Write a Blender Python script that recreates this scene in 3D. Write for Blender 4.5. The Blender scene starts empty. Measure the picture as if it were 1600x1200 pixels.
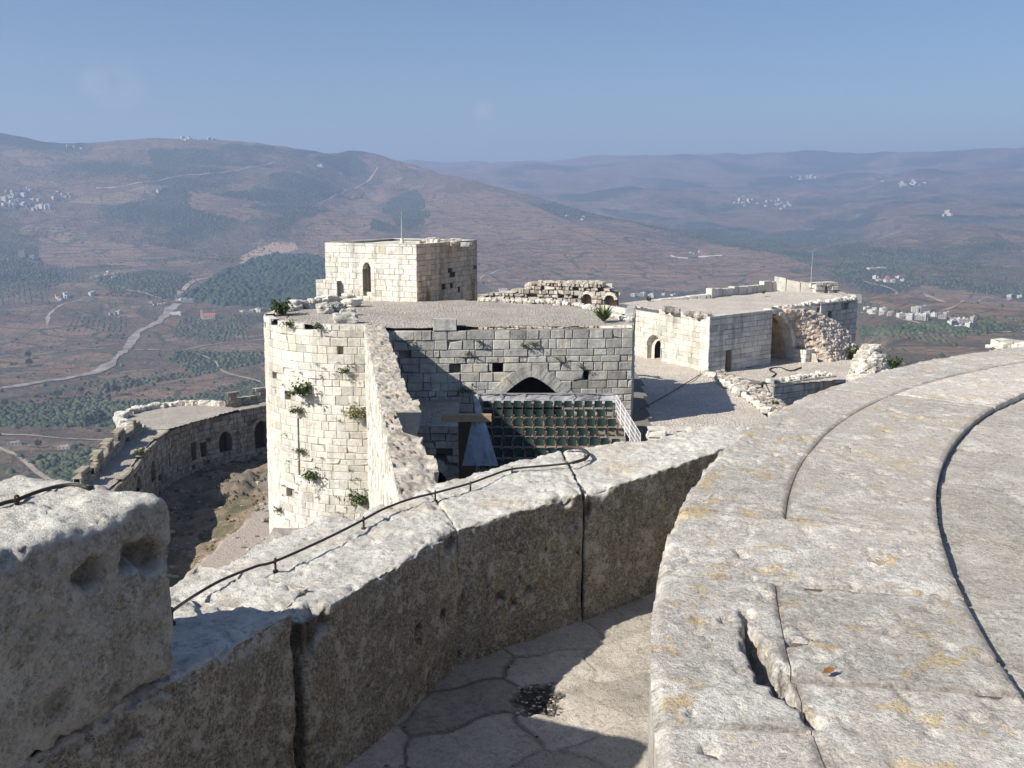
import bpy, math, random
import numpy as np
# ------------------------------------------------------------------ camera, sky, sun, exposure
scene = bpy.context.scene
FPX = 1556.0; PITCH = math.radians(10.5)
CP, SP = math.cos(PITCH), math.sin(PITCH)
cd = bpy.data.cameras.new('camera'); cam = bpy.data.objects.new('camera', cd)
scene.collection.objects.link(cam); scene.camera = cam
cam.location = (0, 0, 0); cam.rotation_euler = (math.pi/2 - PITCH, 0, 0)
cd.sensor_width = 36; cd.lens = 36*FPX/1600; cd.clip_start = .05; cd.clip_end = 60000
SUN_ELEV = math.radians(36); SX, SY = -.86, -.51           # towards the sun, on the plan
w = bpy.data.worlds.new('World'); scene.world = w; w.use_nodes = True
nt = w.node_tree; bg = nt.nodes['Background']
sky = nt.nodes.new('ShaderNodeTexSky'); sky.sky_type = 'NISHITA'; sky.sun_disc = False
sky.sun_elevation = SUN_ELEV; sky.sun_rotation = math.atan2(SX, SY)
sky.altitude = 600; sky.air_density = 1.0; sky.dust_density = .9; sky.ozone_density = 5.0
bg.inputs[1].default_value = .066
# two faint wisps of cloud, placed by direction in the sky
tc = nt.nodes.new('ShaderNodeTexCoord')
nz = nt.nodes.new('ShaderNodeTexNoise'); nz.inputs['Scale'].default_value = 22; nz.inputs['Detail'].default_value = 6
nt.links.new(tc.outputs['Generated'], nz.inputs['Vector'])
def wisp(d, rad):
    v = nt.nodes.new('ShaderNodeVectorMath'); v.operation = 'DISTANCE'
    nt.links.new(tc.outputs['Generated'], v.inputs[0]); v.inputs[1].default_value = d
    m = nt.nodes.new('ShaderNodeMapRange'); m.inputs[1].default_value = rad; m.inputs[2].default_value = 0
    nt.links.new(v.outputs['Value'], m.inputs[0]); return m.outputs[0]
def pray(px, py):
    a = (px-800)/FPX; b = (py-600)/FPX
    return np.array([a, CP-SP*b, -SP-CP*b])
acc = None
for (px, py, rad, st) in ((160, 118, .02, .5), (755, 172, .012, .7), (175, 128, .028, .4), (205, 138, .02, .35), (768, 184, .02, .25), (140, 126, .016, .35)):
    d = pray(px, py); d /= np.linalg.norm(d)
    o = wisp(tuple(d), rad)
    m = nt.nodes.new('ShaderNodeMath'); m.operation = 'MULTIPLY'; m.inputs[1].default_value = st; nt.links.new(o, m.inputs[0])
    if acc is None: acc = m.outputs[0]
    else:
        a_ = nt.nodes.new('ShaderNodeMath'); a_.operation = 'ADD'; nt.links.new(acc, a_.inputs[0]); nt.links.new(m.outputs[0], a_.inputs[1]); acc = a_.outputs[0]
m1 = nt.nodes.new('ShaderNodeMapRange'); m1.inputs[1].default_value = .42; m1.inputs[2].default_value = .75; nt.links.new(nz.outputs[0], m1.inputs[0])
m2 = nt.nodes.new('ShaderNodeMath'); m2.operation = 'MULTIPLY'; nt.links.new(acc, m2.inputs[0]); nt.links.new(m1.outputs[0], m2.inputs[1])
mx = nt.nodes.new('ShaderNodeMixRGB'); nt.links.new(m2.outputs[0], mx.inputs[0]); nt.links.new(sky.outputs[0], mx.inputs[1]); mx.inputs[2].default_value = (7.5, 6.6, 6.8, 1)
nt.links.new(mx.outputs[0], bg.inputs[0])
ld = bpy.data.lights.new('sun', 'SUN'); ld.energy = 5.0; ld.angle = math.radians(.53); ld.color = (1, .94, .84)
sun = bpy.data.objects.new('sun', ld); scene.collection.objects.link(sun)
from mathutils import Vector
ce = math.cos(SUN_ELEV)
sun.rotation_euler = Vector((SX*ce, SY*ce, math.sin(SUN_ELEV))).to_track_quat('Z', 'Y').to_euler()
vs = scene.view_settings; vs.view_transform = 'Standard'; vs.look = 'None'; vs.exposure = 0.62; vs.gamma = 1
scene.render.engine = 'CYCLES'
scene.render.resolution_x = 1024; scene.render.resolution_y = 768
scene.cycles.volume_bounces = 1

# ------------------------------------------------------------------ helpers
R = random.Random(7)
COL = scene.collection
def atz(px, py, z):
    d = pray(px, py); return d*(z/d[2])
def aty(px, py, Y):
    d = pray(px, py); return d*(Y/d[1])
def atplane(px, py, A, B):
    """ray against the vertical plane through plan points A and B"""
    d = pray(px, py); n = np.array([B[1]-A[1], -(B[0]-A[0])])
    return d*((n[0]*A[0]+n[1]*A[1])/(n[0]*d[0]+n[1]*d[1]))
def topx(p):
    x, y, z = p; f = y*CP-z*SP; u = y*SP+z*CP
    return 800+FPX*x/f, 600-FPX*u/f
def sm(x): x = np.clip(x, 0, 1); return x*x*(3-2*x)
def hash3(ix, iy, iz, seed):
    h = (ix*374761393+iy*668265263+iz*2147483647*3+seed*1274126177) & 0xffffffff
    h = ((h ^ (h >> 13))*1274126177) & 0xffffffff
    h = ((h ^ (h >> 16))*2246822519) & 0xffffffff
    return ((h ^ (h >> 15)) & 0xffff)/65535.0
def vnoise(x, y, z, seed=0):
    x = np.asarray(x, float); y = np.asarray(y, float)+0*x; z = np.asarray(z, float)+0*x
    ix, iy, iz = (np.floor(q).astype(np.int64) for q in (x, y, z))
    fx, fy, fz = sm(x-ix), sm(y-iy), sm(z-iz)
    r = 0
    for dx in (0, 1):
        wx = fx if dx else 1-fx
        for dy in (0, 1):
            wy = fy if dy else 1-fy
            for dz in (0, 1):
                wz = fz if dz else 1-fz
                r = r+wx*wy*wz*hash3(ix+dx, iy+dy, iz+dz, seed)
    return r*2-1
def fbm(x, y, z, oct=4, seed=0, lac=2.03, gain=.5):
    r = 0; a = 1; s = 1
    for o in range(oct):
        r = r+a*vnoise(np.asarray(x)*s+o*17.3, np.asarray(y)*s-o*9.1, np.asarray(z)*s+o*5.7, seed+o); a *= gain; s *= lac
    return r
def tag(o, label=None, cat=None, group=None, kind=None):
    if label: o['label'] = label
    if cat: o['category'] = cat
    if group: o['group'] = group
    if kind: o['kind'] = kind
    return o
def empty(name, loc=(0, 0, 0), rz=0):
    o = bpy.data.objects.new(name, None); COL.objects.link(o); o.location = tuple(float(q) for q in loc); o.rotation_euler = (0, 0, rz); o.empty_display_size = .2
    return o
def thing(name, label, cat, loc=(0, 0, 0), rz=0, group=None):
    return tag(empty(name, loc, rz), label, cat, group)
def kids(o): return list(o.children)
def copy_tree(o, parent=None):
    c = o.copy(); COL.objects.link(c)
    if parent is not None: c.parent = parent
    for ch in kids(o): copy_tree(ch, c)
    return c
class MB:
    def __init__(s): s.v = []; s.f = []; s.c = []
    def quad(s, *ps, t=1.):
        i = len(s.v); s.v += [tuple(map(float, p)) for p in ps]; s.f.append(tuple(range(i, i+len(ps)))); s.c.append(t)
    def faces(s, vs, fs, t=1.):
        i = len(s.v); s.v += [tuple(map(float, p)) for p in vs]; s.f += [tuple(i+q for q in f) for f in fs]; s.c += [t]*len(fs)
    def box(s, x0, x1, y0, y1, z0, z1, t=1., M=None):
        vs = [(x, y, z) for z in (z0, z1) for y in (y0, y1) for x in (x0, x1)]
        if M: vs = [M(*p) for p in vs]
        s.faces(vs, [(0, 2, 3, 1), (4, 5, 7, 6), (0, 1, 5, 4), (2, 6, 7, 3), (0, 4, 6, 2), (1, 3, 7, 5)], t)
    def tube(s, pts, r, n=6, t=1., cap=True):
        pts = [np.array(p, float) for p in pts]; rings = []; up0 = np.array([0, 0, 1.])
        for i, p in enumerate(pts):
            d = pts[min(i+1, len(pts)-1)]-pts[max(i-1, 0)]; d /= (np.linalg.norm(d)+1e-9)
            u = np.cross(d, up0 if abs(d[2]) < .95 else np.array([1., 0, 0])); u /= np.linalg.norm(u); w_ = np.cross(u, d)
            rr = r[i] if hasattr(r, '__len__') else r
            rings.append([p+rr*(math.cos(k*2*math.pi/n)*u+math.sin(k*2*math.pi/n)*w_) for k in range(n)])
        vs = [q for rg in rings for q in rg]; fs = []
        for i in range(len(pts)-1):
            for k in range(n):
                a = i*n+k; b = i*n+(k+1) % n; fs.append((a, b, b+n, a+n))
        if cap: fs += [tuple(range(n))[::-1], tuple(range((len(pts)-1)*n, len(pts)*n))]
        s.faces(vs, fs, t)
    def build(s, name, mat, parent=None, smooth=False, recalc=False):
        me = bpy.data.meshes.new(name); me.from_pydata(s.v, [], s.f)
        at = me.attributes.new('tint', 'FLOAT', 'FACE'); at.data.foreach_set('value', np.array(s.c, np.float32))
        return link(name, me, mat, parent, smooth)
def link(name, me, mat, parent=None, smooth=False):
    if mat: me.materials.append(mat)
    if smooth: me.polygons.foreach_set('use_smooth', [True]*len(me.polygons))
    me.update()
    o = bpy.data.objects.new(name, me); COL.objects.link(o)
    if parent is not None: o.parent = parent
    return o
def npmesh(name, V, F, mat, parent=None, smooth=True, attrs=None, fattrs=None):
    """V (n,3), F (m,k) arrays with the same k"""
    me = bpy.data.meshes.new(name); V = np.asarray(V, np.float32); F = np.asarray(F, np.int32); k = F.shape[1]
    me.vertices.add(len(V)); me.vertices.foreach_set('co', V.ravel())
    me.loops.add(F.size); me.loops.foreach_set('vertex_index', F.ravel())
    me.polygons.add(len(F)); me.polygons.foreach_set('loop_start', np.arange(0, F.size, k, dtype=np.int32))
    me.polygons.foreach_set('loop_total', np.full(len(F), k, np.int32))
    me.update(calc_edges=True); me.validate()
    if not (fattrs and 'tint' in fattrs): a = me.attributes.new('tint', 'FLOAT', 'FACE'); a.data.foreach_set('value', np.ones(len(me.polygons), np.float32))
    for nm, arr in (attrs or {}).items():
        a = me.attributes.new(nm, 'FLOAT', 'POINT'); a.data.foreach_set('value', np.asarray(arr, np.float32))
    for nm, arr in (fattrs or {}).items():
        a = me.attributes.new(nm, 'FLOAT', 'FACE'); a.data.foreach_set('value', np.asarray(arr, np.float32))
    return link(name, me, mat, parent, smooth)
def gridfaces(nu, nv, off=0, flip=False):
    i = np.arange((nu-1)*(nv-1)); a = (i//(nv-1))*nv+i % (nv-1)+off
    F = np.stack([a, a+nv, a+nv+1, a+1], 1)
    return F[:, ::-1] if flip else F

# ------------------------------------------------------------------ materials
class NT:
    def __init__(s, name, rough=.9):
        s.m = bpy.data.materials.new(name); s.m.use_nodes = True; s.t = s.m.node_tree; s.n = s.t.nodes; s.l = s.t.links
        s.b = s.n['Principled BSDF']; s.b.inputs['Roughness'].default_value = rough; s.b.inputs['Specular IOR Level'].default_value = .25
        s.pos = s.n.new('ShaderNodeNewGeometry').outputs['Position']
        s.nor = s.n.new('ShaderNodeNewGeometry').outputs['Normal']
    def _in(s, sock, v):
        if isinstance(v, bpy.types.NodeSocket): s.l.new(v, sock)
        elif v is not None: sock.default_value = v
    def vec(s, scale=(1, 1, 1), rot=(0, 0, 0), src=None):
        m = s.n.new('ShaderNodeMapping'); s.l.new(src or s.pos, m.inputs[0]); m.inputs['Scale'].default_value = scale; m.inputs['Rotation'].default_value = rot; return m.outputs[0]
    def noise(s, scale, detail=5, rough=.55, vec=None, dist=0):
        n = s.n.new('ShaderNodeTexNoise'); s.l.new(vec or s.pos, n.inputs['Vector']); n.inputs['Scale'].default_value = scale
        n.inputs['Detail'].default_value = detail; n.inputs['Roughness'].default_value = rough; n.inputs['Distortion'].default_value = dist; return n.outputs[0]
    def voro(s, scale, feature='F1', vec=None, out='Distance', rnd=1):
        n = s.n.new('ShaderNodeTexVoronoi'); n.feature = feature; s.l.new(vec or s.pos, n.inputs['Vector']); n.inputs['Scale'].default_value = scale; n.inputs['Randomness'].default_value = rnd
        return n.outputs[out]
    def mapr(s, v, a, b, c=0., d=1.):
        n = s.n.new('ShaderNodeMapRange'); s._in(n.inputs[0], v)
        for i, q in enumerate((a, b, c, d)): s._in(n.inputs[i+1], q)
        return n.outputs[0]
    def mix(s, f, a, b, mode='MIX'):
        n = s.n.new('ShaderNodeMixRGB'); n.blend_type = mode
        for i, q in enumerate((f, a, b)):
            if i and isinstance(q, tuple) and len(q) == 3: q = q+(1,)
            s._in(n.inputs[i], q)
        return n.outputs[0]
    def math(s, op, a, b=None):
        n = s.n.new('ShaderNodeMath'); n.operation = op; s._in(n.inputs[0], a)
        if b is not None: s._in(n.inputs[1], b)
        return n.outputs[0]
    def attr(s, name):
        n = s.n.new('ShaderNodeAttribute'); n.attribute_name = name; return n.outputs['Fac']
    def sep(s, v, i):
        n = s.n.new('ShaderNodeSeparateXYZ'); s.l.new(v, n.inputs[0]); return n.outputs[i]
    def bump(s, h, dist, strength=1., prev=None):
        n = s.n.new('ShaderNodeBump'); s.l.new(h, n.inputs['Height']); n.inputs['Distance'].default_value = dist; n.inputs['Strength'].default_value = strength
        if prev: s.l.new(prev, n.inputs['Normal'])
        return n.outputs[0]
    def out(s, col=None, nor=None, rough=None):
        if col is not None: s._in(s.b.inputs['Base Color'], col+(1,) if isinstance(col, tuple) and len(col) == 3 else col)
        if nor is not None: s.l.new(nor, s.b.inputs['Normal'])
        if rough is not None: s._in(s.b.inputs['Roughness'], rough)
        return s.m
def plain(name, col, rough=.7, var=.15, scale=3., metal=0):
    n = NT(name, rough); k = n.noise(scale, 4)
    f = n.mapr(k, .3, .7, 1-var, 1+var)
    c = n.mix(1., col, n.mapr(k, .3, .7, 1-var, 1+var), 'MULTIPLY'); n.b.inputs['Metallic'].default_value = metal
    return n.out(c)
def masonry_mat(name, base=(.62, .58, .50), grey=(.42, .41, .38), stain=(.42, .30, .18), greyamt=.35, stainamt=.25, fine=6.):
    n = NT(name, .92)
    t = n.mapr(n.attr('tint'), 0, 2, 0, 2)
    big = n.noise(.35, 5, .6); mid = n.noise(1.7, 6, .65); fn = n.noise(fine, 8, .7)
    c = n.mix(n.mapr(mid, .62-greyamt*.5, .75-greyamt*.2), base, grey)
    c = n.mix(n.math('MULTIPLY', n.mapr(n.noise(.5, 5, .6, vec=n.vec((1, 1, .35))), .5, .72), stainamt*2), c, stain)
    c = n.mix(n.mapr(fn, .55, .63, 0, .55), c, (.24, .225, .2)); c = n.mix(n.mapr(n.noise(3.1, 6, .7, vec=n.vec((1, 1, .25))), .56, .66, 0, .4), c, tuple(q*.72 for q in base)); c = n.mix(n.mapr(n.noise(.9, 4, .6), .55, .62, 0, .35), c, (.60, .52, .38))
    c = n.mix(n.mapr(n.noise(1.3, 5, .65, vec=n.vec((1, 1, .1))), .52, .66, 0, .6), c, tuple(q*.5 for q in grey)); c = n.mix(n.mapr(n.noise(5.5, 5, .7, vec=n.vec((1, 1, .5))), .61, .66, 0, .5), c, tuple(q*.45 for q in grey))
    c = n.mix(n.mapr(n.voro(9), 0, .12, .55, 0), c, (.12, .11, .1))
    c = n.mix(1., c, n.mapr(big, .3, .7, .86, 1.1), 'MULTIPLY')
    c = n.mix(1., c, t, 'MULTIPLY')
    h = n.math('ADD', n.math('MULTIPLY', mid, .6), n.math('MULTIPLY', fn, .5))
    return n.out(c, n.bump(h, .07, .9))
M = {}
M['white_stone'] = masonry_mat('white limestone masonry', (.68, .65, .575), (.52, .50, .455), (.5, .4, .25), .25, .18)
M['grey_stone'] = masonry_mat('grey weathered masonry', (.53, .515, .47), (.36, .355, .33), (.3, .25, .17), .5, .2)
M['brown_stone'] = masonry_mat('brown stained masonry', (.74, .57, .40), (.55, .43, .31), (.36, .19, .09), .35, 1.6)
M['rough_top'] = masonry_mat('rough broken wall top', (.56, .51, .44), (.36, .33, .29), (.36, .27, .17), .5, .3, 9.)
M['ward_stone'] = masonry_mat('dull outer ward masonry', (.43, .385, .31), (.28, .25, .205), (.3, .22, .13), .5, .4)
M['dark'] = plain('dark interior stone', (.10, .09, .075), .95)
M['joint'] = plain('deep joint mortar', (.2, .185, .16), .95)
M['joint_dark'] = plain('dark dirt in joints', (.11, .09, .07), .95)
M['joint_pale'] = plain('pale joint mortar', (.40, .37, .31), .95)
def cobble_mat(name, a, b, joint, scale=5.):
    n = NT(name, .9)
    v = n.vec((1, 1, .2)); d = n.voro(scale, 'DISTANCE_TO_EDGE', v); cc = n.voro(scale, 'F1', v, 'Color')
    k = n.sep(cc, 0)
    c = n.mix(k, a, b); big = n.noise(.4, 5)
    c = n.mix(1., c, n.mapr(big, .3, .7, .82, 1.12), 'MULTIPLY')
    c = n.mix(n.mapr(n.noise(1.5, 5), .5, .72, 0, .45), c, joint)
    c = n.mix(n.mapr(d, .02, .1, .85, 0), c, joint)
    return n.out(c, n.bump(n.mapr(d, 0, .16), .05, .9))
M['cobble'] = cobble_mat('rounded cobble paving', (.74, .67, .59), (.60, .54, .47), (.40, .35, .30), 5.2)
M['cobble_grey'] = cobble_mat('small grey cobble roof', (.56, .51, .44), (.43, .39, .34), (.30, .27, .23), 5.2)
def foliage_mat(name, a, b):
    n = NT(name, .8); c = n.mix(n.mapr(n.noise(2.5, 5), .35, .65), a, b)
    c = n.mix(1., c, n.mapr(n.attr('tint'), 0, 2, 0, 2), 'MULTIPLY')
    return n.out(c)
M['leaf'] = foliage_mat('weed leaves', (.05, .085, .025), (.10, .13, .045))
M['leaf_dry'] = foliage_mat('dry grass blades', (.28, .26, .12), (.14, .17, .06))
M['metal'] = plain('galvanised metal', (.45, .46, .47), .45, .1, 8, .6)
M['white_paint'] = plain('white painted steel', (.75, .74, .72), .5, .08)
M['rust'] = plain('rusty iron', (.075, .045, .033), .7, .35, 60)
M['cable'] = plain('dark weathered cable', (.05, .04, .037), .55, .3, 30)
# ------------------------------------------------------------------ terrain
CREST = [(-500,230,5200),(-150,215,5200),(0,213,5200),(60,222,5200),(110,231,5200),(170,229,5200),(230,222,5200),(320,216,5200),(400,222,5200),(510,236,5300),(545,231,5900),(585,233,5900),(620,248,5500),(700,264,5000),(760,281,4800),(850,305,4600),(950,335,4200),(1050,356,3900),(1150,380,3500),(1250,405,3200),(1340,432,2800),(1420,447,2050),(1500,452,1900),(1560,462,1800),(1700,468,1700),(2200,460,1700)]
FAR = [(-500,260),(500,262),(600,255),(700,254),(800,249),(900,244),(1000,240),(1080,243),(1180,242),(1250,237),(1320,240),(1420,243),(1520,238),(1600,241),(1700,240),(2200,240)]
def zr(py):
    b = (py-600)/FPX; return (-SP-CP*b)/(CP-SP*b)
def col_profile(px):
    cx = [c[0] for c in CREST]
    py = np.interp(px, cx, [c[1] for c in CREST]); rc = np.interp(px, cx, [c[2] for c in CREST])
    fy = np.interp(px, [c[0] for c in FAR], [c[1] for c in FAR])
    pts = [(20, -42), (60, -42), (110, -52), (160, -70), (300, -120), (500, -172), (900, -236)]
    L = lambda r, p: pts.append((r, zr(p)*r))
    if px < 1360:
        k = np.clip((px-500)/500, 0, 1)
        if px < 700:
            L(1350, 600); L(2050, 503); L(2700, 440); L(3400, 375)
            for q in (.35, .7): pts.append((3400+(rc-3400)*q, zr(375+(py-375)*(q**.85))*(3400+(rc-3400)*q)))
        else:
            L(1350, 590); r0 = min(2050, rc*.72); L(r0, 478)
            for q in (.25, .5, .75): pts.append((r0+(rc-r0)*q, zr(478+(py-478)*q**.8)*(r0+(rc-r0)*q)))
        L(rc, py)
        if px > 560:
            zc = zr(py)*rc; zb = max(zc-160, -190); pts.append((rc+500, zb))
            r1 = max(rc+1100, 4300); pts.append((r1, zb+10))
            w = np.clip((px-560)/200, 0, 1)
            if r1 < 5000: L(5400, 345)
            L(6500, 303); L(7400, 296); L(8600, 268); L(9300, 266); L(11000, fy)
        else:
            pts.append((rc+900, zr(py)*rc-150)); pts.append((11000, 100))
    else:
        L(1150, 548); L(1400, 512); L(1550, 497); L(rc, py); pts.append((rc+220, zr(py)*rc-50))
        L(2900, 432); L(3700, 392); L(4700, 350); L(5300, 322); L(6500, 303); L(7400, 296); L(8600, 268); L(9300, 265); L(11000, fy)
    pts.append((12200, pts[-1][1]-80)); pts.append((13000, pts[-1][1]-40))
    return np.array(sorted(pts))
vis_px = np.linspace(-160, 1760, 1060)
def az_of(px): return math.atan((px-800)/FPX*.985)
RG = np.exp(np.linspace(math.log(20), math.log(13000), 190))
RG = np.unique(np.concatenate([np.geomspace(20, 600, 40), np.geomspace(600, 3200, 250), np.geomspace(3200, 7000, 170), np.geomspace(7000, 13000, 90)]))
azs = [az_of(p) for p in vis_px]
back = np.linspace(azs[-1], azs[0]+2*math.pi, 60)[1:-1]
azs = np.array(azs+list(back)); NA, NR = len(azs), len(RG)
ctrl_px = np.linspace(-500, 2200, 109)
prof = np.array([np.interp(RG, *col_profile(p).T) for p in ctrl_px])
K = np.exp(-np.linspace(-2, 2, 5)**2/1.2); K /= K.sum()
prof = np.apply_along_axis(lambda q: np.convolve(np.pad(q, 2, 'edge'), K, 'valid'), 0, prof)
K = np.exp(-np.linspace(-2, 2, 9)**2/1.5); K /= K.sum()
prof = np.apply_along_axis(lambda q: np.convolve(np.pad(q, 4, 'edge'), K, 'valid'), 1, prof)
azw = (azs+math.pi) % (2*math.pi)-math.pi
pxs = 800+FPX*np.tan(np.clip(azw, -1.2, 1.2))/.985
Zg = np.empty((NA, NR))
lo = prof[0]; hi = prof[-1]
for j in range(NR): Zg[:, j] = np.interp(np.clip(pxs, -500, 2200), ctrl_px, prof[:, j])
bk = np.abs(azw) > 1.15
Zg[bk] = (lo+hi)/2
XX = np.sin(azs)[:, None]*RG[None]; YY = np.cos(azs)[:, None]*RG[None]
amp = np.clip((RG-350)/2500, 0, 1)[None]
crest_r = np.interp(np.clip(pxs, -500, 2200), [c[0] for c in CREST], [c[2] for c in CREST])[:, None]
keep = 1-.75*np.exp(-((RG[None]-crest_r)/350)**2)
rid = 1-np.abs(fbm(XX/900, YY/900, 0*XX+3, 4, 11))
Zg += amp*keep*(fbm(XX/600, YY/600, 0*XX, 5, 5)*26+(rid-.6)*-60*np.clip((RG[None]-1500)/2000, 0, 1))
Zg += np.clip((RG-7000)/2000, 0, 1)[None]*fbm(XX/1400, YY/1400, 0*XX+9, 4, 15)*70*np.where(RG[None] > 10300, .15, 1)
Zg += np.clip(RG/300-.5, 0, 1)[None]*fbm(XX/60, YY/60, 0*XX, 3, 8)*2.2
Zg[:, RG < 115] = np.minimum(Zg[:, RG < 115], -44)
LR = np.log(RG)
def ground(x, y):
    """height of the terrain at world x, y (arrays)"""
    x = np.asarray(x, float); y = np.asarray(y, float)
    az = np.arctan2(x, y); r = np.log(np.maximum(np.hypot(x, y), 21))
    order_az = azs[:1060]
    i = np.clip(np.searchsorted(order_az, az)-1, 0, 1058); fi = np.clip((az-order_az[i])/(order_az[i+1]-order_az[i]), 0, 1)
    j = np.clip(np.searchsorted(LR, r)-1, 0, NR-2); fj = np.clip((r-LR[j])/(LR[j+1]-LR[j]), 0, 1)
    return (Zg[i, j]*(1-fi)+Zg[i+1, j]*fi)*(1-fj)+(Zg[i, j+1]*(1-fi)+Zg[i+1, j+1]*fi)*fj
def hit(px, py):
    d = pray(px, py); h = math.hypot(d[0], d[1])
    rr = np.geomspace(120, 12500, 900); x = d[0]/h*rr; y = d[1]/h*rr; z = ground(x, y); ray = d[2]/h*rr
    k = np.argmax(z >= ray)
    if z[k] < ray[k]: k = int(np.argmin(np.abs(z-ray)))
    return np.array([x[k], y[k], z[k]])
# picture-plane position of every terrain vertex is used only to lay out where woods and fields lie
F_ = YY*CP-Zg*SP; PXV = 800+FPX*XX/np.where(F_ > 1, F_, 1); PYV = 600-FPX*(YY*SP+Zg*CP)/np.where(F_ > 1, F_, 1)
PXV = np.where(F_ > 1, PXV, -9999)
def inpoly(px, py, poly):
    r = np.zeros(px.shape, bool); n = len(poly)
    for i in range(n):
        x0, y0 = poly[i]; x1, y1 = poly[(i+1) % n]
        c = ((y0 > py) != (y1 > py)) & (px < (x1-x0)*(py-y0)/(y1-y0+1e-9)+x0); r ^= c
    return r
GREEN = [([(255,560),(290,549),(420,552),(425,612),(380,604),(300,582)], .85), ([(185,594),(260,586),(310,596),(290,610),(200,608)], .8),
 ([(-200,642),(120,634),(260,626),(425,612),(425,650),(200,668),(-200,668)], .75), ([(-200,715),(40,712),(160,700),(175,730),(110,760),(-200,770)], .45),
 ([(40,712),(160,700),(175,730),(110,760),(60,740)], .9), ([(120,330),(380,300),(470,255),(560,240),(600,285),(520,312),(455,360),(425,385),(330,372),(230,350)], .62),
 ([(600,305),(640,290),(672,318),(662,345),(620,352),(575,338),(560,352),(610,362)], .9), ([(808,402),(835,403),(832,416),(812,414)], .9), ([(1290,420),(1340,398),(1430,408),(1420,440),(1330,442)], .75),
 ([(1340,512),(1500,506),(1500,520),(1345,526)], .8), ([(930,325),(1100,345),(1200,366),(1290,415),(1250,418),(1150,388),(1000,352)], .75), ([(-200,330),(130,322),(300,352),(420,380),(330,400),(200,380),(-200,372)], .55),
 ([(160,440),(250,425),(300,430),(290,470),(230,462),(150,456)], .8), ([(-200,438),(60,432),(80,452),(-200,470)], .6), ([(60,520),(130,516),(200,525),(180,540),(70,545)], .5), ([(290,500),(350,495),(380,520),(330,540),(270,530)], .5),
 ([(1100,300),(1650,260),(1650,330),(1300,340),(1100,345)], .5), ([(560,235),(700,262),(900,320),(760,300)], .3), ([(230,235),(420,228),(520,240),(420,262),(250,262)], .7), ([(1490,500),(1650,470),(1650,520),(1500,530)],.35)]
BARE = [([(560,300),(600,290),(580,340),(560,372),(505,372),(470,378),(430,390),(455,372),(500,345)], 1), ([(680,300),(780,300),(900,350),(1000,375),(1200,420),(1240,452),(980,450),(760,440),(690,400),(650,365)], 1),
 ([(850,385),(1100,385),(1260,410),(1250,452),(930,446)], 1), ([(60,370),(190,375),(240,400),(200,415),(60,410)], .9), ([(0,560),(170,548),(160,570),(60,595),(0,600)], .9), ([(180,612),(420,560),(420,582),(300,622),(180,630)], .7),
 ([(1350,470),(1440,445),(1560,462),(1640,480),(1560,498),(1400,485)], 1), ([(1100,380),(1240,402),(1250,430),(1150,408),(1100,400)], 1.3), ([(0,500),(170,505),(160,530),(0,545)], .8), ([(300,300),(420,320),(380,345),(310,330)], .5)]
FOREST = [(290,462),(330,434),(380,411),(430,396),(475,396),(520,412),(560,440),(560,482),(420,479),(340,479)]
jit = fbm(XX/220, YY/220, 0*XX, 4, 33); PJX = PXV+jit*14; PJY = PYV+jit*6*np.clip(RG/2500, .5, 1)[None]
green = np.clip(.40+.62*fbm(XX/420, YY/420, 0*XX+2, 5, 21)+.14*np.clip((RG[None]-2600)/1500, 0, 1), 0, 1)*.8
for poly, a in GREEN: mk = inpoly(PJX, PJY, poly); green = np.where(mk, np.clip(a+.25*jit, 0, 1), green)
bare = np.zeros_like(green)
for poly, a in BARE: mk = inpoly(PJX, PJY, poly); bare = np.where(mk, a, bare); green = np.where(mk, green*.45, green)
forest = inpoly(PXV+jit*5, PYV+jit*3, FOREST).astype(float)
green = np.where(forest > 0, 1, green)
quarry = inpoly(PXV+jit*3, PYV+jit*3, [(385,408),(372,402),(395,390),(425,378),(458,376),(462,386),(430,397)]).astype(float)
n = NT('hillside earth and scrub', .95)
P2 = n.vec((1, 1, 0)); g = n.attr('green'); ba = n.attr('bare'); fo = n.attr('forest'); qu = n.attr('quarry')
z_ = n.sep(n.pos, 2)
cellc = n.sep(n.voro(.007, 'F1', n.vec((1, 1.7, 0), (0, 0, .4)), 'Color'), 0)
celle = n.voro(.007, 'DISTANCE_TO_EDGE', n.vec((1, 1.7, 0), (0, 0, .4)))
nA = n.noise(.004, 8, .62, P2); nB = n.noise(.02, 8, .65, P2); nC = n.noise(.09, 6, .7, P2)
terr = n.math('SINE', n.math('ADD', n.math('MULTIPLY', z_, .75), n.math('MULTIPLY', nB, 9)))
c = n.mix(n.mapr(nA, .35, .65), (.275, .18, .12), (.145, .11, .075))
c = n.mix(n.mapr(cellc, 0, 1, 0, .75), c, (.21, .14, .095))
c = n.mix(n.mapr(cellc, .6, .9, 0, .5), c, (.40, .29, .195))
cell2 = n.sep(n.voro(.021, 'F1', n.vec((1, 1.9, 0), (0, 0, -.5)), 'Color'), 1); c = n.mix(n.mapr(cell2, .3, .9, 0, .55), c, (.15, .115, .075)); c = n.mix(n.math('MULTIPLY', n.mapr(n.voro(.021, 'DISTANCE_TO_EDGE', n.vec((1, 1.9, 0), (0, 0, -.5))), .03, .07, .7, 0), n.mapr(nA, .4, .5)), c, (.10, .10, .06))
c = n.mix(n.math('MULTIPLY', ba, n.mapr(nB, .3, .7, .4, .95)), c, (.33, .215, .14))
c = n.mix(n.mapr(terr, .3, .9, 0, .6), c, (.12, .11, .075))
c = n.mix(n.math('MULTIPLY', n.mapr(celle, .02, .05, .9, 0), n.mapr(nB, .4, .5)), c, (.085, .09, .055))
gf = n.mapr(n.math('ADD', n.math('ADD', n.math('MULTIPLY', nB, .55), n.math('MULTIPLY', nC, .55)), g), 1.02, 1.24)
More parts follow.
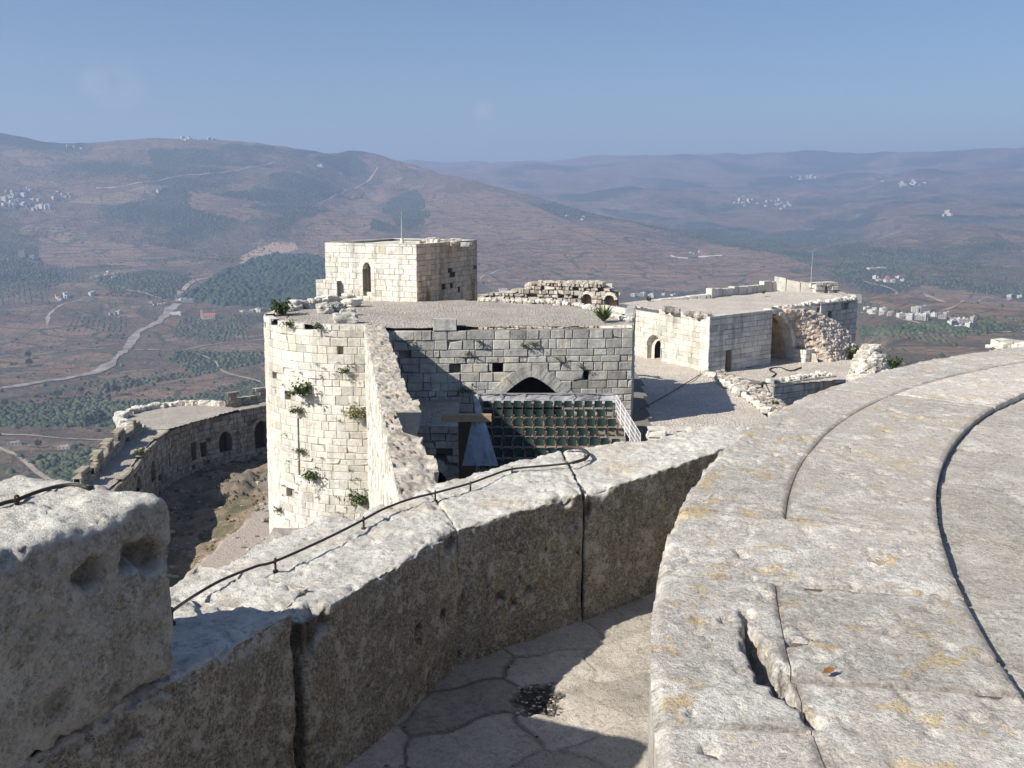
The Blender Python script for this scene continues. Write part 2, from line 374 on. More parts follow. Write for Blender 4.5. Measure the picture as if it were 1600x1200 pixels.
c = n.mix(gf, c, n.mix(nC, (.025, .042, .026), (.058, .074, .042)))
c = n.mix(fo, c, (.035, .05, .03))
c = n.mix(n.math('MULTIPLY', qu, n.mapr(nC, .3, .7, .5, 1)), c, (.58, .42, .32))
M['terrain'] = n.out(c, n.bump(n.math('ADD', n.math('MULTIPLY', nB, 1.2), n.math('MULTIPLY', nC, .6)), 20, 1.))
V = np.stack([XX, YY, Zg], -1).reshape(-1, 3)
F = gridfaces(NA, NR, flip=True)
i = np.arange(NR-1); a = (NA-1)*NR+i
F = np.vstack([F, np.stack([a, a+1, i+1, i], 1)])
V = np.vstack([V, [[0, 0, -42]]]); cidx = len(V)-1
terrain = npmesh('ground', V, F, M['terrain'], attrs={'green': np.append(green.ravel(), 0), 'bare': np.append(bare.ravel(), 0), 'forest': np.append(forest.ravel(), 0), 'quarry': np.append(quarry.ravel(), 0)})
tag(terrain, kind='structure')

def ribbon(name, pts, width, mat, lift=.6, step=12):
    P = np.array([hit(*p)[:2] for p in pts]); out = [P[0]]
    for a, b in zip(P[:-1], P[1:]):
        k = max(1, int(np.hypot(*(b-a))/step)); out += [a+(b-a)*q/k for q in range(1, k+1)]
    P = np.array(out)
    for _ in range(6): P[1:-1] = (P[:-2]+P[2:]+2*P[1:-1])/4
    d = np.gradient(P, axis=0); d /= np.hypot(*d.T)[:, None]+1e-9; nrm = np.stack([-d[:, 1], d[:, 0]], 1)
    wv = width*(1+.7*fbm(P[:, 0]/35, P[:, 1]/35, P[:, 0]*0, 4, 2))*.85; rows = []
    for q in (-.5, -.25, 0, .25, .5):
        Q = P+nrm*(wv*q)[:, None]; rows.append(np.c_[Q, ground(Q[:, 0], Q[:, 1])+lift])
    V = np.stack(rows, 1).reshape(-1, 3)
    return tag(npmesh(name, V, gridfaces(len(P), 5, flip=True), mat), kind='structure')
n = NT('pale river gravel', .95); c = n.mix(n.mapr(n.noise(.05, 7, .7), .4, .6), (.35, .32, .29), (.19, .16, .125)); M['gravel'] = n.out(c)
n = NT('pale dirt road', .95); c = n.mix(n.mapr(n.noise(.1, 5, .6), .4, .6), (.38, .33, .27), (.28, .22, .17)); M['dirt'] = n.out(c)
ribbon('river_bed', [(-60,617),(0,609),(57,600),(127,588),(160,579),(176,568),(186,556),(197,548),(206,534),(218,518),(250,503),(262,489),(279,475)], 17, M['gravel'], 1.0)
ribbon('road', [(197,548),(240,547),(275,548),(310,543),(348,538),(425,529)], 9, M['dirt'], 1.4)
ribbon('road', [(279,472),(279,463),(286,454),(313,437),(340,430),(364,424),(389,406)], 14, M['dirt'], 1.4)
ribbon('road', [(-60,680),(0,680),(63,682),(127,688),(180,690)], 5, M['dirt'], .8)
ribbon('road', [(-30,690),(0,701),(32,717),(54,736),(95,757),(120,775)], 5, M['dirt'], .8)
ribbon('road', [(74,510),(76,492),(95,476),(130,470)], 7, M['dirt'], .8)
ribbon('road', [(0,408),(20,404),(60,412)], 14, M['dirt'], .8)
ribbon('road', [(340,400),(300,340),(270,345)], 6, M['dirt'], .8) if 0 else None
ribbon('road', [(430,255),(400,262),(330,272),(250,284),(190,294),(150,297)], 9, M['dirt'], 1.5)
ribbon('road', [(1345,440),(1400,452),(1450,464),(1480,474)], 7, M['dirt'], 1.)
ribbon('road', [(1470,486),(1500,478),(1530,469),(1560,462)], 5, M['dirt'], .8)
ribbon('road', [(135,432),(165,446),(200,455),(262,470)], 5, M['dirt'], .8)
ribbon('road', [(500,320),(540,300),(575,285),(590,262)], 8, M['dirt'], 1.2)
ribbon('road', [(750,438),(790,420),(900,425),(1000,432)], 5, M['dirt'], .8)
ribbon('road', [(285,547),(330,560),(350,585),(420,600)], 4, M['dirt'], .8)
ribbon('road', [(-20,560),(40,556),(110,548),(170,545)], 4, M['dirt'], .8)
ribbon('road', [(1345,490),(1400,497),(1470,515),(1560,520),(1700,525)], 7, M['dirt'], .8)
ribbon('road', [(285,552),(262,534),(285,514),(300,506)], 7, M['dirt'], 1.) if 0 else None

# trees and scrub across the valley, too many to count
def scatter_blobs(name, label, cat, pts, size, mat, seed, sub=False):
    rs = np.random.RandomState(seed); n_ = len(pts)
    a = np.linspace(0, 2*math.pi, 6)[:-1]
    base = np.array([[math.cos(t), math.sin(t), .0] for t in a]+[[.8*math.cos(t+.6), .8*math.sin(t+.6), .75] for t in a]+[[0, 0, 1.15], ])
    fs = []
    for k in range(5):
        k2 = (k+1) % 5; fs += [(k, k2, 5+k), (k2, 5+k2, 5+k), (5+k, 5+k2, 10)]
    fs = np.array(fs)
    s = size*(.55+.9*rs.rand(n_)**1.5); V = base[None]*(s[:, None, None]*(1+.5*(rs.rand(n_, 11, 1)-.5)))*np.array([1, 1, .95])
    V = V+pts[:, None, :]; F = fs[None]+(np.arange(n_)*11)[:, None, None]
    o = npmesh(name, V.reshape(-1, 3), F.reshape(-1, 3), mat, smooth=False, fattrs={'tint': np.repeat(.7+.6*rs.rand(n_), 15)})
    return tag(o, label, cat, kind='stuff')
n = NT('scrub and orchard leaves', .85)
c = n.mix(n.mapr(n.noise(.01, 4), .35, .65), (.045, .062, .03), (.085, .10, .055)); c = n.mix(1., c, n.mapr(n.attr('tint'), 0, 2, 0, 2), 'MULTIPLY'); M['scrub'] = n.out(c)
n = NT('pine wood needles', .85)
c = n.mix(n.mapr(n.noise(.02, 4), .35, .65), (.028, .05, .026), (.045, .07, .035)); c = n.mix(1., c, n.mapr(n.attr('tint'), 0, 2, 0, 2), 'MULTIPLY'); M['pine'] = n.out(c)
rs = np.random.RandomState(4)
def sample(weight, count, rmin, rmax):
    js = np.where((RG > rmin) & (RG < rmax))[0]; nv = 1060
    area = (RG[js]**2*np.gradient(RG)[js]/RG[js]); W = weight[:nv][:, js]*area[None]*np.clip(2200/RG[js], .2, 3)[None]**1.2
    W = W.ravel(); idx = rs.choice(len(W), count, p=W/W.sum()); ii = idx//len(js); jj = js[idx % len(js)]
    az = azs[ii]+(rs.rand(count)-.5)*.001; r = RG[jj]+(rs.rand(count)-.5)*np.gradient(RG)[jj]
    x = np.sin(az)*r; y = np.cos(az)*r
    return np.stack([x, y, ground(x, y)-.6], 1)
gw = np.clip(green-.35, 0, 1)**1.3*(1-forest)+.004
scatter_blobs('scrub', 'dark scrub and olive trees dotted over the valley and slopes', 'scrub', sample(gw, 52000, 330, 5000), 3.0, M['scrub'], 1)
scatter_blobs('pine_wood', 'dark green pine wood on the spur left of the square tower', 'wood', sample(forest, 5200, 1200, 4000), 6.5, M['pine'], 2)
# orchard rows on two fields
def orchard(poly, sp, seed):
    C4 = np.array([hit(*p)[:2] for p in poly]); u = np.arange(0, 1, 1)
    out = []; L1 = np.hypot(*(C4[1]-C4[0])); L2 = np.hypot(*(C4[3]-C4[0])); nu, nv = int(L1/sp), int(L2/sp)
    for i_ in range(nu):
        for j_ in range(nv):
            a, b = (i_+.5)/nu, (j_+.5)/nv; p = (C4[0]*(1-a)+C4[1]*a)*(1-b)+(C4[3]*(1-a)+C4[2]*a)*b
            if rs.rand() < .9: out.append(p+rs.randn(2)*sp*.07)
    out = np.array(out); return np.c_[out, ground(out[:, 0], out[:, 1])-.4]
scatter_blobs('orchard', 'regular rows of small olive trees on the valley fields', 'orchard', np.vstack([orchard([(0,478),(80,476),(70,440),(0,445)], 11, 1), orchard([(345,535),(392,531),(380,500),(355,500)], 8, 2), orchard([(1345,560),(1500,545),(1480,525),(1345,530)], 9, 3), orchard([(100,520),(200,520),(200,495),(110,497)], 10, 4), orchard([(60,650),(0,655),(0,630),(60,628)], 9, 5)]), 2.3, M['scrub'], 3)
# ------------------------------------------------------------------ masonry
def masonry(P, U0, U1, V0, V1, mat, name, parent, seed, ch=.42, bw=(.45, 1.0), gap=.022, prot=.03, openings=(), top=None, missing=.015, thick=.5, seglen=99, jit=.012, tintv=.16, broken=0.0, bed=None):
    """courses of individual blocks with open joints, over a recessed bed; P(u,v,d) maps to the world; openings are functions v0,v1 -> (u0,u1) or None"""
    rd = random.Random(seed); f = MB(); b = MB()
    v = V0; first = True
    while v < V1-.08:
        h = ch*rd.uniform(.74, 1.26); v1 = min(v+h, V1)
        if V1-v1 < ch*.4: v1 = V1
        cuts = []
        for op in openings:
            iv = op(v, v1)
            if iv: cuts.append((max(iv[0], U0), min(iv[1], U1), iv[2] if len(iv) > 2 else thick))
        cuts = sorted(c for c in cuts if c[1] > c[0])
        segs = []; u = U0
        for c0, c1, dp in cuts:
            if c0 > u: segs.append((u, c0, None if u == U0 else ld_, dp))
            u = max(u, c1); ld_ = dp
        if u < U1: segs.append((u, U1, None if u == U0 else ld_, None))
        for a, e, ldp, rdp in segs:
            if ldp: b.quad(P(a, v, -.05), P(a, v, -ldp), P(a, v1, -ldp), P(a, v1, -.05))
            if rdp: b.quad(P(e, v, -.05), P(e, v1, -.05), P(e, v1, -rdp), P(e, v, -rdp))
            u = a
            while u < e-1e-4:
                w_ = rd.uniform(*bw)*(1.5 if rd.random() < .12 else 1)*(.7 if rd.random() < .15 else 1)
                u1 = u+w_
                if e-u1 < bw[0]*.6: u1 = e
                um = (u+u1)/2
                tv = top(um) if top else 1e9
                if v+(v1-v)*.5 > tv: u = u1; continue
                vt = v1
                if rd.random() < missing and (e-a) > 1.2 and v1 < V1-.1:
                    d2 = -.32; q = [(u, v), (u1, v), (u1, vt), (u, vt)]
                    b.quad(*[P(x, y, d2) for x, y in q], t=.5)
                    for k in range(4):
                        A_, B_ = q[k], q[(k+1) % 4]; b.quad(P(*A_, -.05), P(*B_, -.05), P(*B_, d2), P(*A_, d2), t=.5)
                    u = u1; continue
                b.quad(P(u, v, -.05), P(u1, v, -.05), P(u1, vt, -.05), P(u, vt, -.05))
                g = gap*rd.uniform(.3, 1.5); j = lambda: rd.uniform(-jit, jit); p_ = prot*rd.uniform(.1, 1.4)
                g2 = min(.05, (u1-u)*.2)
                o = [(u+g+j(), v+g+j()), (u1-g+j(), v+g+j()), (u1-g+j(), vt-g*.8+j()), (u+g+j(), vt-g*.8+j())]
                if rd.random() < broken: k = rd.randrange(4); o[k] = (o[k][0]+(um-o[k][0])*.3, o[k][1]+((v+vt)/2-o[k][1])*.45)
                cu, cv = um, (v+vt)/2
                i_ = [(x+(g2 if x < cu else -g2)*.6, y+(g2 if y < cv else -g2)*.6) for x, y in o]
                t = 1+rd.uniform(-tintv, tintv)-(.18 if rd.random() < .08 else 0)
                base = [P(x, y, -.06) for x, y in o]; mid = [P(x, y, p_-.022) for x, y in o]; fr = [P(x, y, p_+rd.uniform(-.012, .012)) for x, y in i_]
                vs_ = base+mid+fr; fs = [(8, 9, 10, 11)]
                for k in range(4): k2 = (k+1) % 4; fs += [(k, k2, 4+k2, 4+k), (4+k, 4+k2, 8+k2, 8+k)]
                f.faces(vs_, fs, t)
                if top and v1+ch*.8 > tv or vt >= V1-1e-3:   # lid on the uppermost course
                    f.quad(P(u, vt-.02, p_), P(u1, vt-.02, p_), P(u1, vt-.02, -thick), P(u, vt-.02, -thick), t=t)
                u = u1
        v = v1
    bo = b.build('wall_core', M[bed or ('joint_pale' if mat == M['white_stone'] else 'joint')], parent)
    fo = f.build(name, mat, parent)
    return fo
def plane_P(A, B):
    """vertical plane; u metres from A towards B, v = world z, outward = to the right-hand side seen from A to B"""
    A = np.array(A[:2], float); B = np.array(B[:2], float); L = np.linalg.norm(B-A); d = (B-A)/L; n_ = np.array([d[1], -d[0]])
    return (lambda u, v, o: (A[0]+d[0]*u+n_[0]*o, A[1]+d[1]*u+n_[1]*o, v)), L
def cyl_P(cx, cy, r, batter=0, ztop=0):
    def P(u, v, o):
        rr = r+o+batter*(ztop-v); t = u/r; return (cx+rr*math.sin(t), cy-rr*math.cos(t), v)      # t = 0 faces the camera, grows to the right
    return P
def rect_op(u0, u1, v0, v1, depth=.8):
    return lambda a, b: (u0, u1, depth) if min(b, v1)-max(a, v0) > (b-a)*.45 else None
def arch_half(w_, rise, n_=9, pointed=1.0):
    """right half of an arch, points from the springing (w_,0) to the apex (0,rise)"""
    k = pointed; pts = []
    # centre on the springing line so that the curve passes (w_,0) and (0,rise)
    if pointed > 1: return [(w_*(1-q/n_), rise*(1-(1-q/n_)**pointed)) for q in range(n_+1)]
    cx = (w_*w_-rise*rise)/(2*w_); r = w_-cx; a1 = math.atan2(rise, -cx)
    for i_ in range(n_+1):
        t = a1*i_/n_; pts.append((cx+r*math.cos(t), r*math.sin(t)))
    return pts
def arch_op(uc, v0, vs, w_, rise, depth=1.0, pointed=1.0):
    H = arch_half(w_, rise, 24, pointed); ys = [p[1] for p in H]; xs = [p[0] for p in H]
    def f(a, b):
        if b <= v0+.1 or a >= vs+rise-.03: return None
        q = float(np.interp(max(a-vs, 0), ys, xs)); return (uc-q, uc+q, depth)
    return f
def voussoirs(P, uc, vs, w_, rise, th, name, mat, parent, n_=6, depth=.5, seed=1, prot=.05, pointed=1.0):
    rd = random.Random(seed); m = MB()
    for sgn in (-1, 1):
        H = arch_half(w_, rise, n_, pointed)
        for i_ in range(n_):
            (x0, y0), (x1, y1) = H[i_], H[i_+1]
            def outp(k):
                a = H[max(k-1, 0)]; b = H[min(k+1, n_)]; dx, dy = b[0]-a[0], b[1]-a[1]; L = math.hypot(dx, dy); nx, ny = dy/L, -dx/L
                x, y = H[k]; 
                if k == n_: nx, ny = 0, 1
                return x+nx*th, y+ny*th
            X0, Y0 = outp(i_); X1, Y1 = outp(i_+1); g = .012; e = rd.uniform(-.03, .05)
            q = [(x0, y0+g), (X0+e, Y0+g), (X1+e, Y1-g), (x1, y1-g)]
            t = 1+rd.uniform(-.15, .12); pr = prot+rd.uniform(-.02, .02)
            pts = [P(uc+sgn*x, vs+y, o) for o in (pr, -depth) for x, y in q]
            m.faces(pts, [(0, 1, 2, 3), (0, 3, 7, 4), (1, 2, 6, 5), (0, 1, 5, 4), (2, 3, 7, 6)], t)
    return m.build(name, mat, parent)
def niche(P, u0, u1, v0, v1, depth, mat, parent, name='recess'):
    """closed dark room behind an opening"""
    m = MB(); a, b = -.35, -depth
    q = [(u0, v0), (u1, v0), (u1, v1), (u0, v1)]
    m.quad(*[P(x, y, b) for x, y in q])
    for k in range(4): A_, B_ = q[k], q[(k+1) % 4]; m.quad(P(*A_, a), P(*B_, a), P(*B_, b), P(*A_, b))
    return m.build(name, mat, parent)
def poly_plate(name, pts, mat, parent=None, res=.35, relief=.03, seed=0, edge_drop=0.0, skirt=.4, smooth=True):
    """roof or pavement plate: polygon of (x,y,z) fanned to a fine grid by bilinear patches for 4 points, else triangulated"""
    pts = [np.array(p, float) for p in pts]
    m = MB()
    if len(pts) == 4:
        L1 = max(np.linalg.norm(pts[1]-pts[0]), np.linalg.norm(pts[2]-pts[3])); L2 = max(np.linalg.norm(pts[3]-pts[0]), np.linalg.norm(pts[2]-pts[1]))
        nu, nv = int(L1/res)+2, int(L2/res)+2; a, b = np.meshgrid(np.linspace(0, 1, nu), np.linspace(0, 1, nv), indexing='ij'); a = a[..., None]; b = b[..., None]
        V = (pts[0]*(1-a)+pts[1]*a)*(1-b)+(pts[3]*(1-a)+pts[2]*a)*b
        V[..., 2] += relief*fbm(V[..., 0]/1.2, V[..., 1]/1.2, V[..., 2]*0, 4, seed)
        return npmesh(name, V.reshape(-1, 3), gridfaces(nu, nv, flip=True), mat, parent)
    c = sum(pts)/len(pts); n_ = len(pts)
    V = [c]+pts; F = [(0, 1+k, 1+(k+1) % n_) for k in range(n_)]
    return npmesh(name, V, F, mat, parent, smooth=False)
def rock(mb, c, s, seed, sub=2, t=1., squash=1., n_=5):
    """angular stone: a noisy, faceted box-like lump"""
    rd = np.random.RandomState(seed)
    L = np.linspace(-1, 1, n_); vs_ = {}; V = []; F = []
    def vid(i, j, k):
        key = (i, j, k)
        if key not in vs_:
            p = np.array([L[i], L[j], L[k]]); q = p/np.linalg.norm(p); p = p*.55+q*.62; vs_[key] = len(V); V.append(p)
        return vs_[key]
    e = n_-1
    for a in range(e):
        for b in range(e):
            F += [(vid(0, a, b), vid(0, a, b+1), vid(0, a+1, b+1), vid(0, a+1, b)), (vid(e, a, b), vid(e, a+1, b), vid(e, a+1, b+1), vid(e, a, b+1)),
                  (vid(a, 0, b), vid(a+1, 0, b), vid(a+1, 0, b+1), vid(a, 0, b+1)), (vid(a, e, b), vid(a, e, b+1), vid(a+1, e, b+1), vid(a+1, e, b)),
                  (vid(a, b, 0), vid(a, b+1, 0), vid(a+1, b+1, 0), vid(a+1, b, 0)), (vid(a, b, e), vid(a+1, b, e), vid(a+1, b+1, e), vid(a, b+1, e))]
    V = np.array(V); off = rd.rand(3)*50
    V *= (1+.28*fbm(V[:, 0]*1.1+off[0], V[:, 1]*1.1+off[1], V[:, 2]*1.1+off[2], 3, seed % 97))[:, None]
    if n_ > 6: V *= (1+.10*fbm(V[:, 0]*4+off[0], V[:, 1]*4, V[:, 2]*4, 4, seed % 91))[:, None]
    an = rd.rand()*6.28; ca, sa = math.cos(an), math.sin(an)
    V = np.c_[V[:, 0]*ca-V[:, 1]*sa, V[:, 0]*sa+V[:, 1]*ca, V[:, 2]]*np.array(s)/2*1.05+np.array(c)
    mb.faces(V, F, t)
def rubble(mb, line, n_, size, seed, spread=.3, zs=0, tv=.25):
    """stones strewn along a polyline of (x,y,z)"""
    rd = random.Random(seed); P = np.array(line, float); L = np.r_[0, np.cumsum(np.linalg.norm(np.diff(P, axis=0), axis=1))]
    for k in range(n_):
        u = rd.random()*L[-1]; p = np.array([np.interp(u, L, P[:, q]) for q in range(3)])
        s = size*rd.uniform(.45, 1.3); p[0] += rd.uniform(-spread, spread); p[1] += rd.uniform(-spread, spread); p[2] += s*.3+zs*rd.random()
        rock(mb, p, (s*rd.uniform(.8, 1.4), s*rd.uniform(.7, 1.1), s*rd.uniform(.55, .95)), seed*131+k, t=1+rd.uniform(-tv, tv))

# ------------------------------------------------------------------ round tower and courtyard block
ZR = -6.42
T = thing('castle_keep', 'round white stone tower joined to the paved roof and courtyard walls around the green seats', 'castle tower', (-8.1, 57.5, -30))
def place(parent, o=None): return parent
def child(root):                        # parts are modelled in world space: park the root at its base and keep world geometry
    for ch in root.children:
        ch.matrix_parent_inverse = root.matrix_world.inverted()
def settle(root):
    bpy.context.view_layer.update(); inv = root.matrix_world.inverted()
    for ch in root.children: ch.matrix_parent_inverse = inv
TC, TR = (-8.1, 57.5), 6.1
Pt = cyl_P(TC[0], TC[1], TR, .018, ZR)
UT0, UT1 = -TR*2.2, TR*.16
def ttop(u): return ZR-.02-.22*max(0, math.sin(u*2.1+.4))*(1 if u < -2.2 else 0)
masonry(Pt, UT0, UT1, -30, ZR, M['white_stone'], 'tower_wall', T, 11, ch=.43, bw=(.4, .95), gap=.007, prot=.02, missing=.010, top=ttop, tintv=.11, broken=.06, jit=.009,
        openings=[rect_op(-3.62, -3.5, -14.6, -11.8, .5)])
masonry(Pt, UT1, TR*4.08, -30, ZR-.7, M['white_stone'], 'tower_wall', T, 12, ch=.9, bw=(1.2, 1.6), missing=0) # the side away from the photograph
# courtyard back wall
WL = atz(586, 503, ZR); WR = atz(989, 509, -6.62); WL = np.array([-7.35, 51.2]); WR = np.array([6.42, 52.4])
Pw, LW = plane_P(WL, WR)
def wu(px, py):
    p = atplane(px, py, WL, WR); return float(np.hypot(p[0]-WL[0], p[1]-WL[1])), float(p[2])
ua, vapex = wu(828, 588); ul, vsp = wu(772, 628); ur, _ = wu(886, 628)
aw = (ur-ul)/2*.93; uc = (ul+ur)/2
def wtop(u):
    return ZR-.05+(.25 if 2.2 < u < 5.4 and (int(u*1.3) % 3) else 0)-(.12 if u > 9 else 0)
sl1 = wu(916, 583)
masonry(Pw, .2, LW, -16.5, ZR+.3, M['grey_stone'], 'courtyard_wall', T, 21, ch=.42, bw=(.38, 1.05), gap=.016, prot=.045, missing=.003, top=wtop, broken=.12, tintv=.2,
        openings=[arch_op(uc, -16.6, vsp, aw, vapex-vsp, 1.2, 1.45), rect_op(sl1[0]-.14, sl1[0]+.14, sl1[1]-.28, sl1[1]+.28, .9), rect_op(wu(633,556)[0]-.3, wu(633,556)[0]+.3, wu(633,556)[1]-.2, wu(633,556)[1]+.2, .8), rect_op(wu(779,574)[0]-.3, wu(779,574)[0]+.25, wu(779,574)[1]-.22, wu(779,574)[1]+.25, .35)])
voussoirs(Pw, uc, vsp, aw, vapex-vsp, .62, 'arch_stones', M['grey_stone'], T, 10, .9, 3, .08, 1.45)
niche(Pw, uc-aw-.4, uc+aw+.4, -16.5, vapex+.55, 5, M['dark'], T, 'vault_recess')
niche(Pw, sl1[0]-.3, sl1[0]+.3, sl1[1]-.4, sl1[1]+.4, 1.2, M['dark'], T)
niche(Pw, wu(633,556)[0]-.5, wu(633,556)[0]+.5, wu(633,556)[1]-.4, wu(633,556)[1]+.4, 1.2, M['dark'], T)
# right flank of the block, facing the terrace
Pf, LF = plane_P(WR, WR+np.array([1.3, 9.8]))
masonry(Pf, 0, LF, -16.5, ZR-.1, M['grey_stone'], 'flank_wall', T, 22, ch=.47, missing=.01)
# paved roof
R1 = [(-7.8, 51.4, ZR-.12), (6.5, 52.5, ZR-.2), tuple(atz(948, 489, ZR-.25)), tuple(atz(905, 477, ZR)), tuple(atz(745, 470, ZR)), tuple(atz(600, 469, ZR)), (-13, 61, ZR-.1), (-13.6, 56, ZR-.1)]
def disc_plate(name, poly, mat, parent, res, relief, seed):
    P = np.array(poly); x0, y0 = P[:, :2].min(0); x1, y1 = P[:, :2].max(0)
    nx, ny = int((x1-x0)/res)+2, int((y1-y0)/res)+2; X, Y = np.meshgrid(np.linspace(x0, x1, nx), np.linspace(y0, y1, ny), indexing='ij')
    A_ = np.c_[P[:, 0], P[:, 1], np.ones(len(P))]; q = np.linalg.lstsq(A_, P[:, 2], rcond=None)[0]
    Z = q[0]*X+q[1]*Y+q[2]+relief*fbm(X/1.5, Y/1.5, X*0, 4, seed)
    ins = inpoly(X, Y, [tuple(p[:2]) for p in P]).ravel()
    F = gridfaces(nx, ny, flip=True); F = F[ins[F].all(1)]
    return npmesh(name, np.stack([X, Y, Z], -1).reshape(-1, 3), F, mat, parent)
tow = [(TC[0]+(TR-.3)*math.sin(t), TC[1]-(TR-.3)*math.cos(t), ZR-.16) for t in np.linspace(-2.6, .12, 24)]
rp = [tuple(atz(745, 469, ZR-.1)), tuple(atz(600, 469, ZR-.1))]
roofpoly = tow[::-1]+[]
roof_outline = [(-6.9, 51.4, ZR-.16), (6.35, 52.5, ZR-.16), tuple(atz(985, 503, ZR-.16)[:2])+(ZR-.16,), tuple(atz(948, 489, ZR-.16)), tuple(atz(905, 478, ZR-.16)), tuple(atz(745, 470, ZR-.16)), (-6, 66, ZR-.16), (-11, 66, ZR-.16)]+tow
disc_plate('paved_roof', roof_outline, M['cobble_grey'], T, .3, .05, 4)
# low kerb of stones along the back edge of the roof
k = MB(); rubble(k, [tuple(atz(x, y, ZR-.1)) for x, y in ((745, 470), (800, 471), (880, 474), (905, 478), (950, 490), (985, 503))], 110, .24, 5, .12)
tag(k.build('edge_stones', M['white_stone'], T), kind='stuff')
k = MB(); rubble(k, [tuple(atz(x, y, ZR-.1)) for x, y in ((432, 492), (450, 486), (500, 471), (560, 466))], 40, .38, 6, .15)
tag(k.build('edge_stones', M['white_stone'], T), kind='stuff')
# spine wall running from the tower towards the camera
SA = np.array([-7.66, 51.5]); SB = np.array([-2.3, 19.9])
Ps, LS = plane_P(SA, SB)     # outward = towards the left (west)
Psf = lambda u, v, o: Ps(u, v, o)
masonry(Ps, 0, LS, -24, ZR-.05, M['white_stone'], 'spine_wall', T, 31, ch=.36, bw=(.3, .8), gap=.02, prot=.05, missing=.03, tintv=.2, jit=.02)
sd = (SB-SA)/LS; sn = np.array([-sd[1], sd[0]])*1     # towards the courtyard
if sn[0] < 0: sn = -sn
us = np.linspace(0, LS, 700)
wid = 1.05-.12*us/LS
for (c0, c1, dlt) in ((20.6, 22.2, .25), (22.2, 25.3, -.5), (25.3, 27.6, -.05), (27.6, 29.2, .12)):
    wid = np.where((us > c0) & (us < c1), wid+dlt, wid)
wid = wid+.06*fbm(us/.8, us*0, us*0, 3, 5)
ts = np.linspace(0, 1, 26)
U2, T2 = np.meshgrid(us, ts, indexing='ij'); W2 = wid[:, None]*T2
X2 = SA[0]+sd[0]*U2+sn[0]*W2; Y2 = SA[1]+sd[1]*U2+sn[1]*W2
blk = np.floor(U2/.55)+7*np.floor(T2*3+.3*np.sin(U2)); hs = hash3(blk.astype(int), 0*blk.astype(int), 0*blk.astype(int), 3)
Z2 = ZR+.03+.05*fbm(X2/.3, Y2/.3, X2*0, 5, 9)+(hs-.5)*.08+.035*np.abs(fbm(X2/.09, Y2/.09, X2*0, 3, 19))-.06*sm((np.abs(fbm(X2/.4, Y2/.25, X2*0, 2, 29))-.0)/-.05+1)+np.where(U2 < 2.5, 0, 0)
npmesh('wall_top', np.stack([X2, Y2, Z2], -1).reshape(-1, 3), gridfaces(700, 26, flip=False), M['rough_top'], T, smooth=False)
Vd = np.stack([np.c_[X2[:, -1], Y2[:, -1], Z2[:, -1]]]+[np.c_[X2[:, -1]-.25*hash3(np.floor(us/.5).astype(int), 0*us.astype(int)+q, 0*us.astype(int), 4), Y2[:, -1], np.full(700, ZR-.35*q)+.05*np.sin(us*9+q)] for q in range(1, 28)], 1)
npmesh('inner_face', Vd.reshape(-1, 3), gridfaces(700, 28), M['grey_stone'], T, smooth=False)
# lower vault roof, ruined arch and courtyard floor inside
def q4(name, pts, mat, **k): return poly_plate(name, pts, mat, T, **k)
q4('lower_roof', [atz(640, 668, -10.4), atz(716, 668, -10.4), atz(716, 620, -10.4), atz(640, 620, -10.4)], M['cobble_grey'], relief=.06)
PL, LL = plane_P(atz(628, 668, -10.4), atz(718, 668, -10.4))
masonry(PL, 0, LL, -16.5, -10.35, M['grey_stone'], 'ruined_vault', T, 41, ch=.4, missing=.12, broken=.4, openings=[arch_op(.9, -16.6, -13.6, 1.35, 1.5, 1.5)])
voussoirs(PL, .9, -13.6, 1.35, 1.5, .4, 'arch_stones', M['grey_stone'], T, 8, .9, 5, .1)
niche(PL, -.9, 2.6, -16.5, -11.6, 4, M['dark'], T, 'vault_recess')
P5, L5 = plane_P(atz(716, 668, -10.4), atz(716, 618, -10.4)); masonry(P5, 0, L5, -16.5, -10.4, M['grey_stone'], 'vault_side', T, 42, missing=.05, broken=.3)
P5, L5 = plane_P(atz(640, 668, -10.4)+np.array([2.2, -5, 0]), atz(718, 668, -10.4)); 
q4('courtyard_floor', [(-7, 25, -16.4), (7.4, 25, -16.4), (7.4, 52.6, -16.4), (-7, 52.6, -16.4)], M['cobble_grey'])
# small raised block left of the square tower and dressed stones lying loose
settle(T)

# ------------------------------------------------------------------ square tower
n0 = atz(652, 472, ZR-.15); nl = np.array([-12.65, 67.8]); nr = np.array([-2.5, 72.0]); nc = n0[:2]
zt = float(aty(652, 382, n0[1])[2])
Q = thing('square_tower', 'square white stone tower with an arched slit window and a flagpole on its roof', 'tower', (nc[0], nc[1], ZR-.3))
P1, L1 = plane_P(nl, nc); P2_, L2 = plane_P(nc, nr)
def su(px, py):
    p = atplane(px, py, nl, nc); return float(np.hypot(p[0]-nl[0], p[1]-nl[1])), float(p[2])
wa = su(574, 458); wb = su(574, 408); hw = .33
masonry(P1, 0, L1, ZR-6, zt, M['white_stone'], 'front_wall', Q, 51, ch=.40, bw=(.4, .95), gap=.006, prot=.012, missing=.006, tintv=.07, jit=.006,
        openings=[arch_op(wa[0], wa[1], wb[1]-.55, hw, .5, .7)])
voussoirs(P1, wa[0], wb[1]-.55, hw, .5, .3, 'window_arch', M['white_stone'], Q, 4, .6, 2, .02)
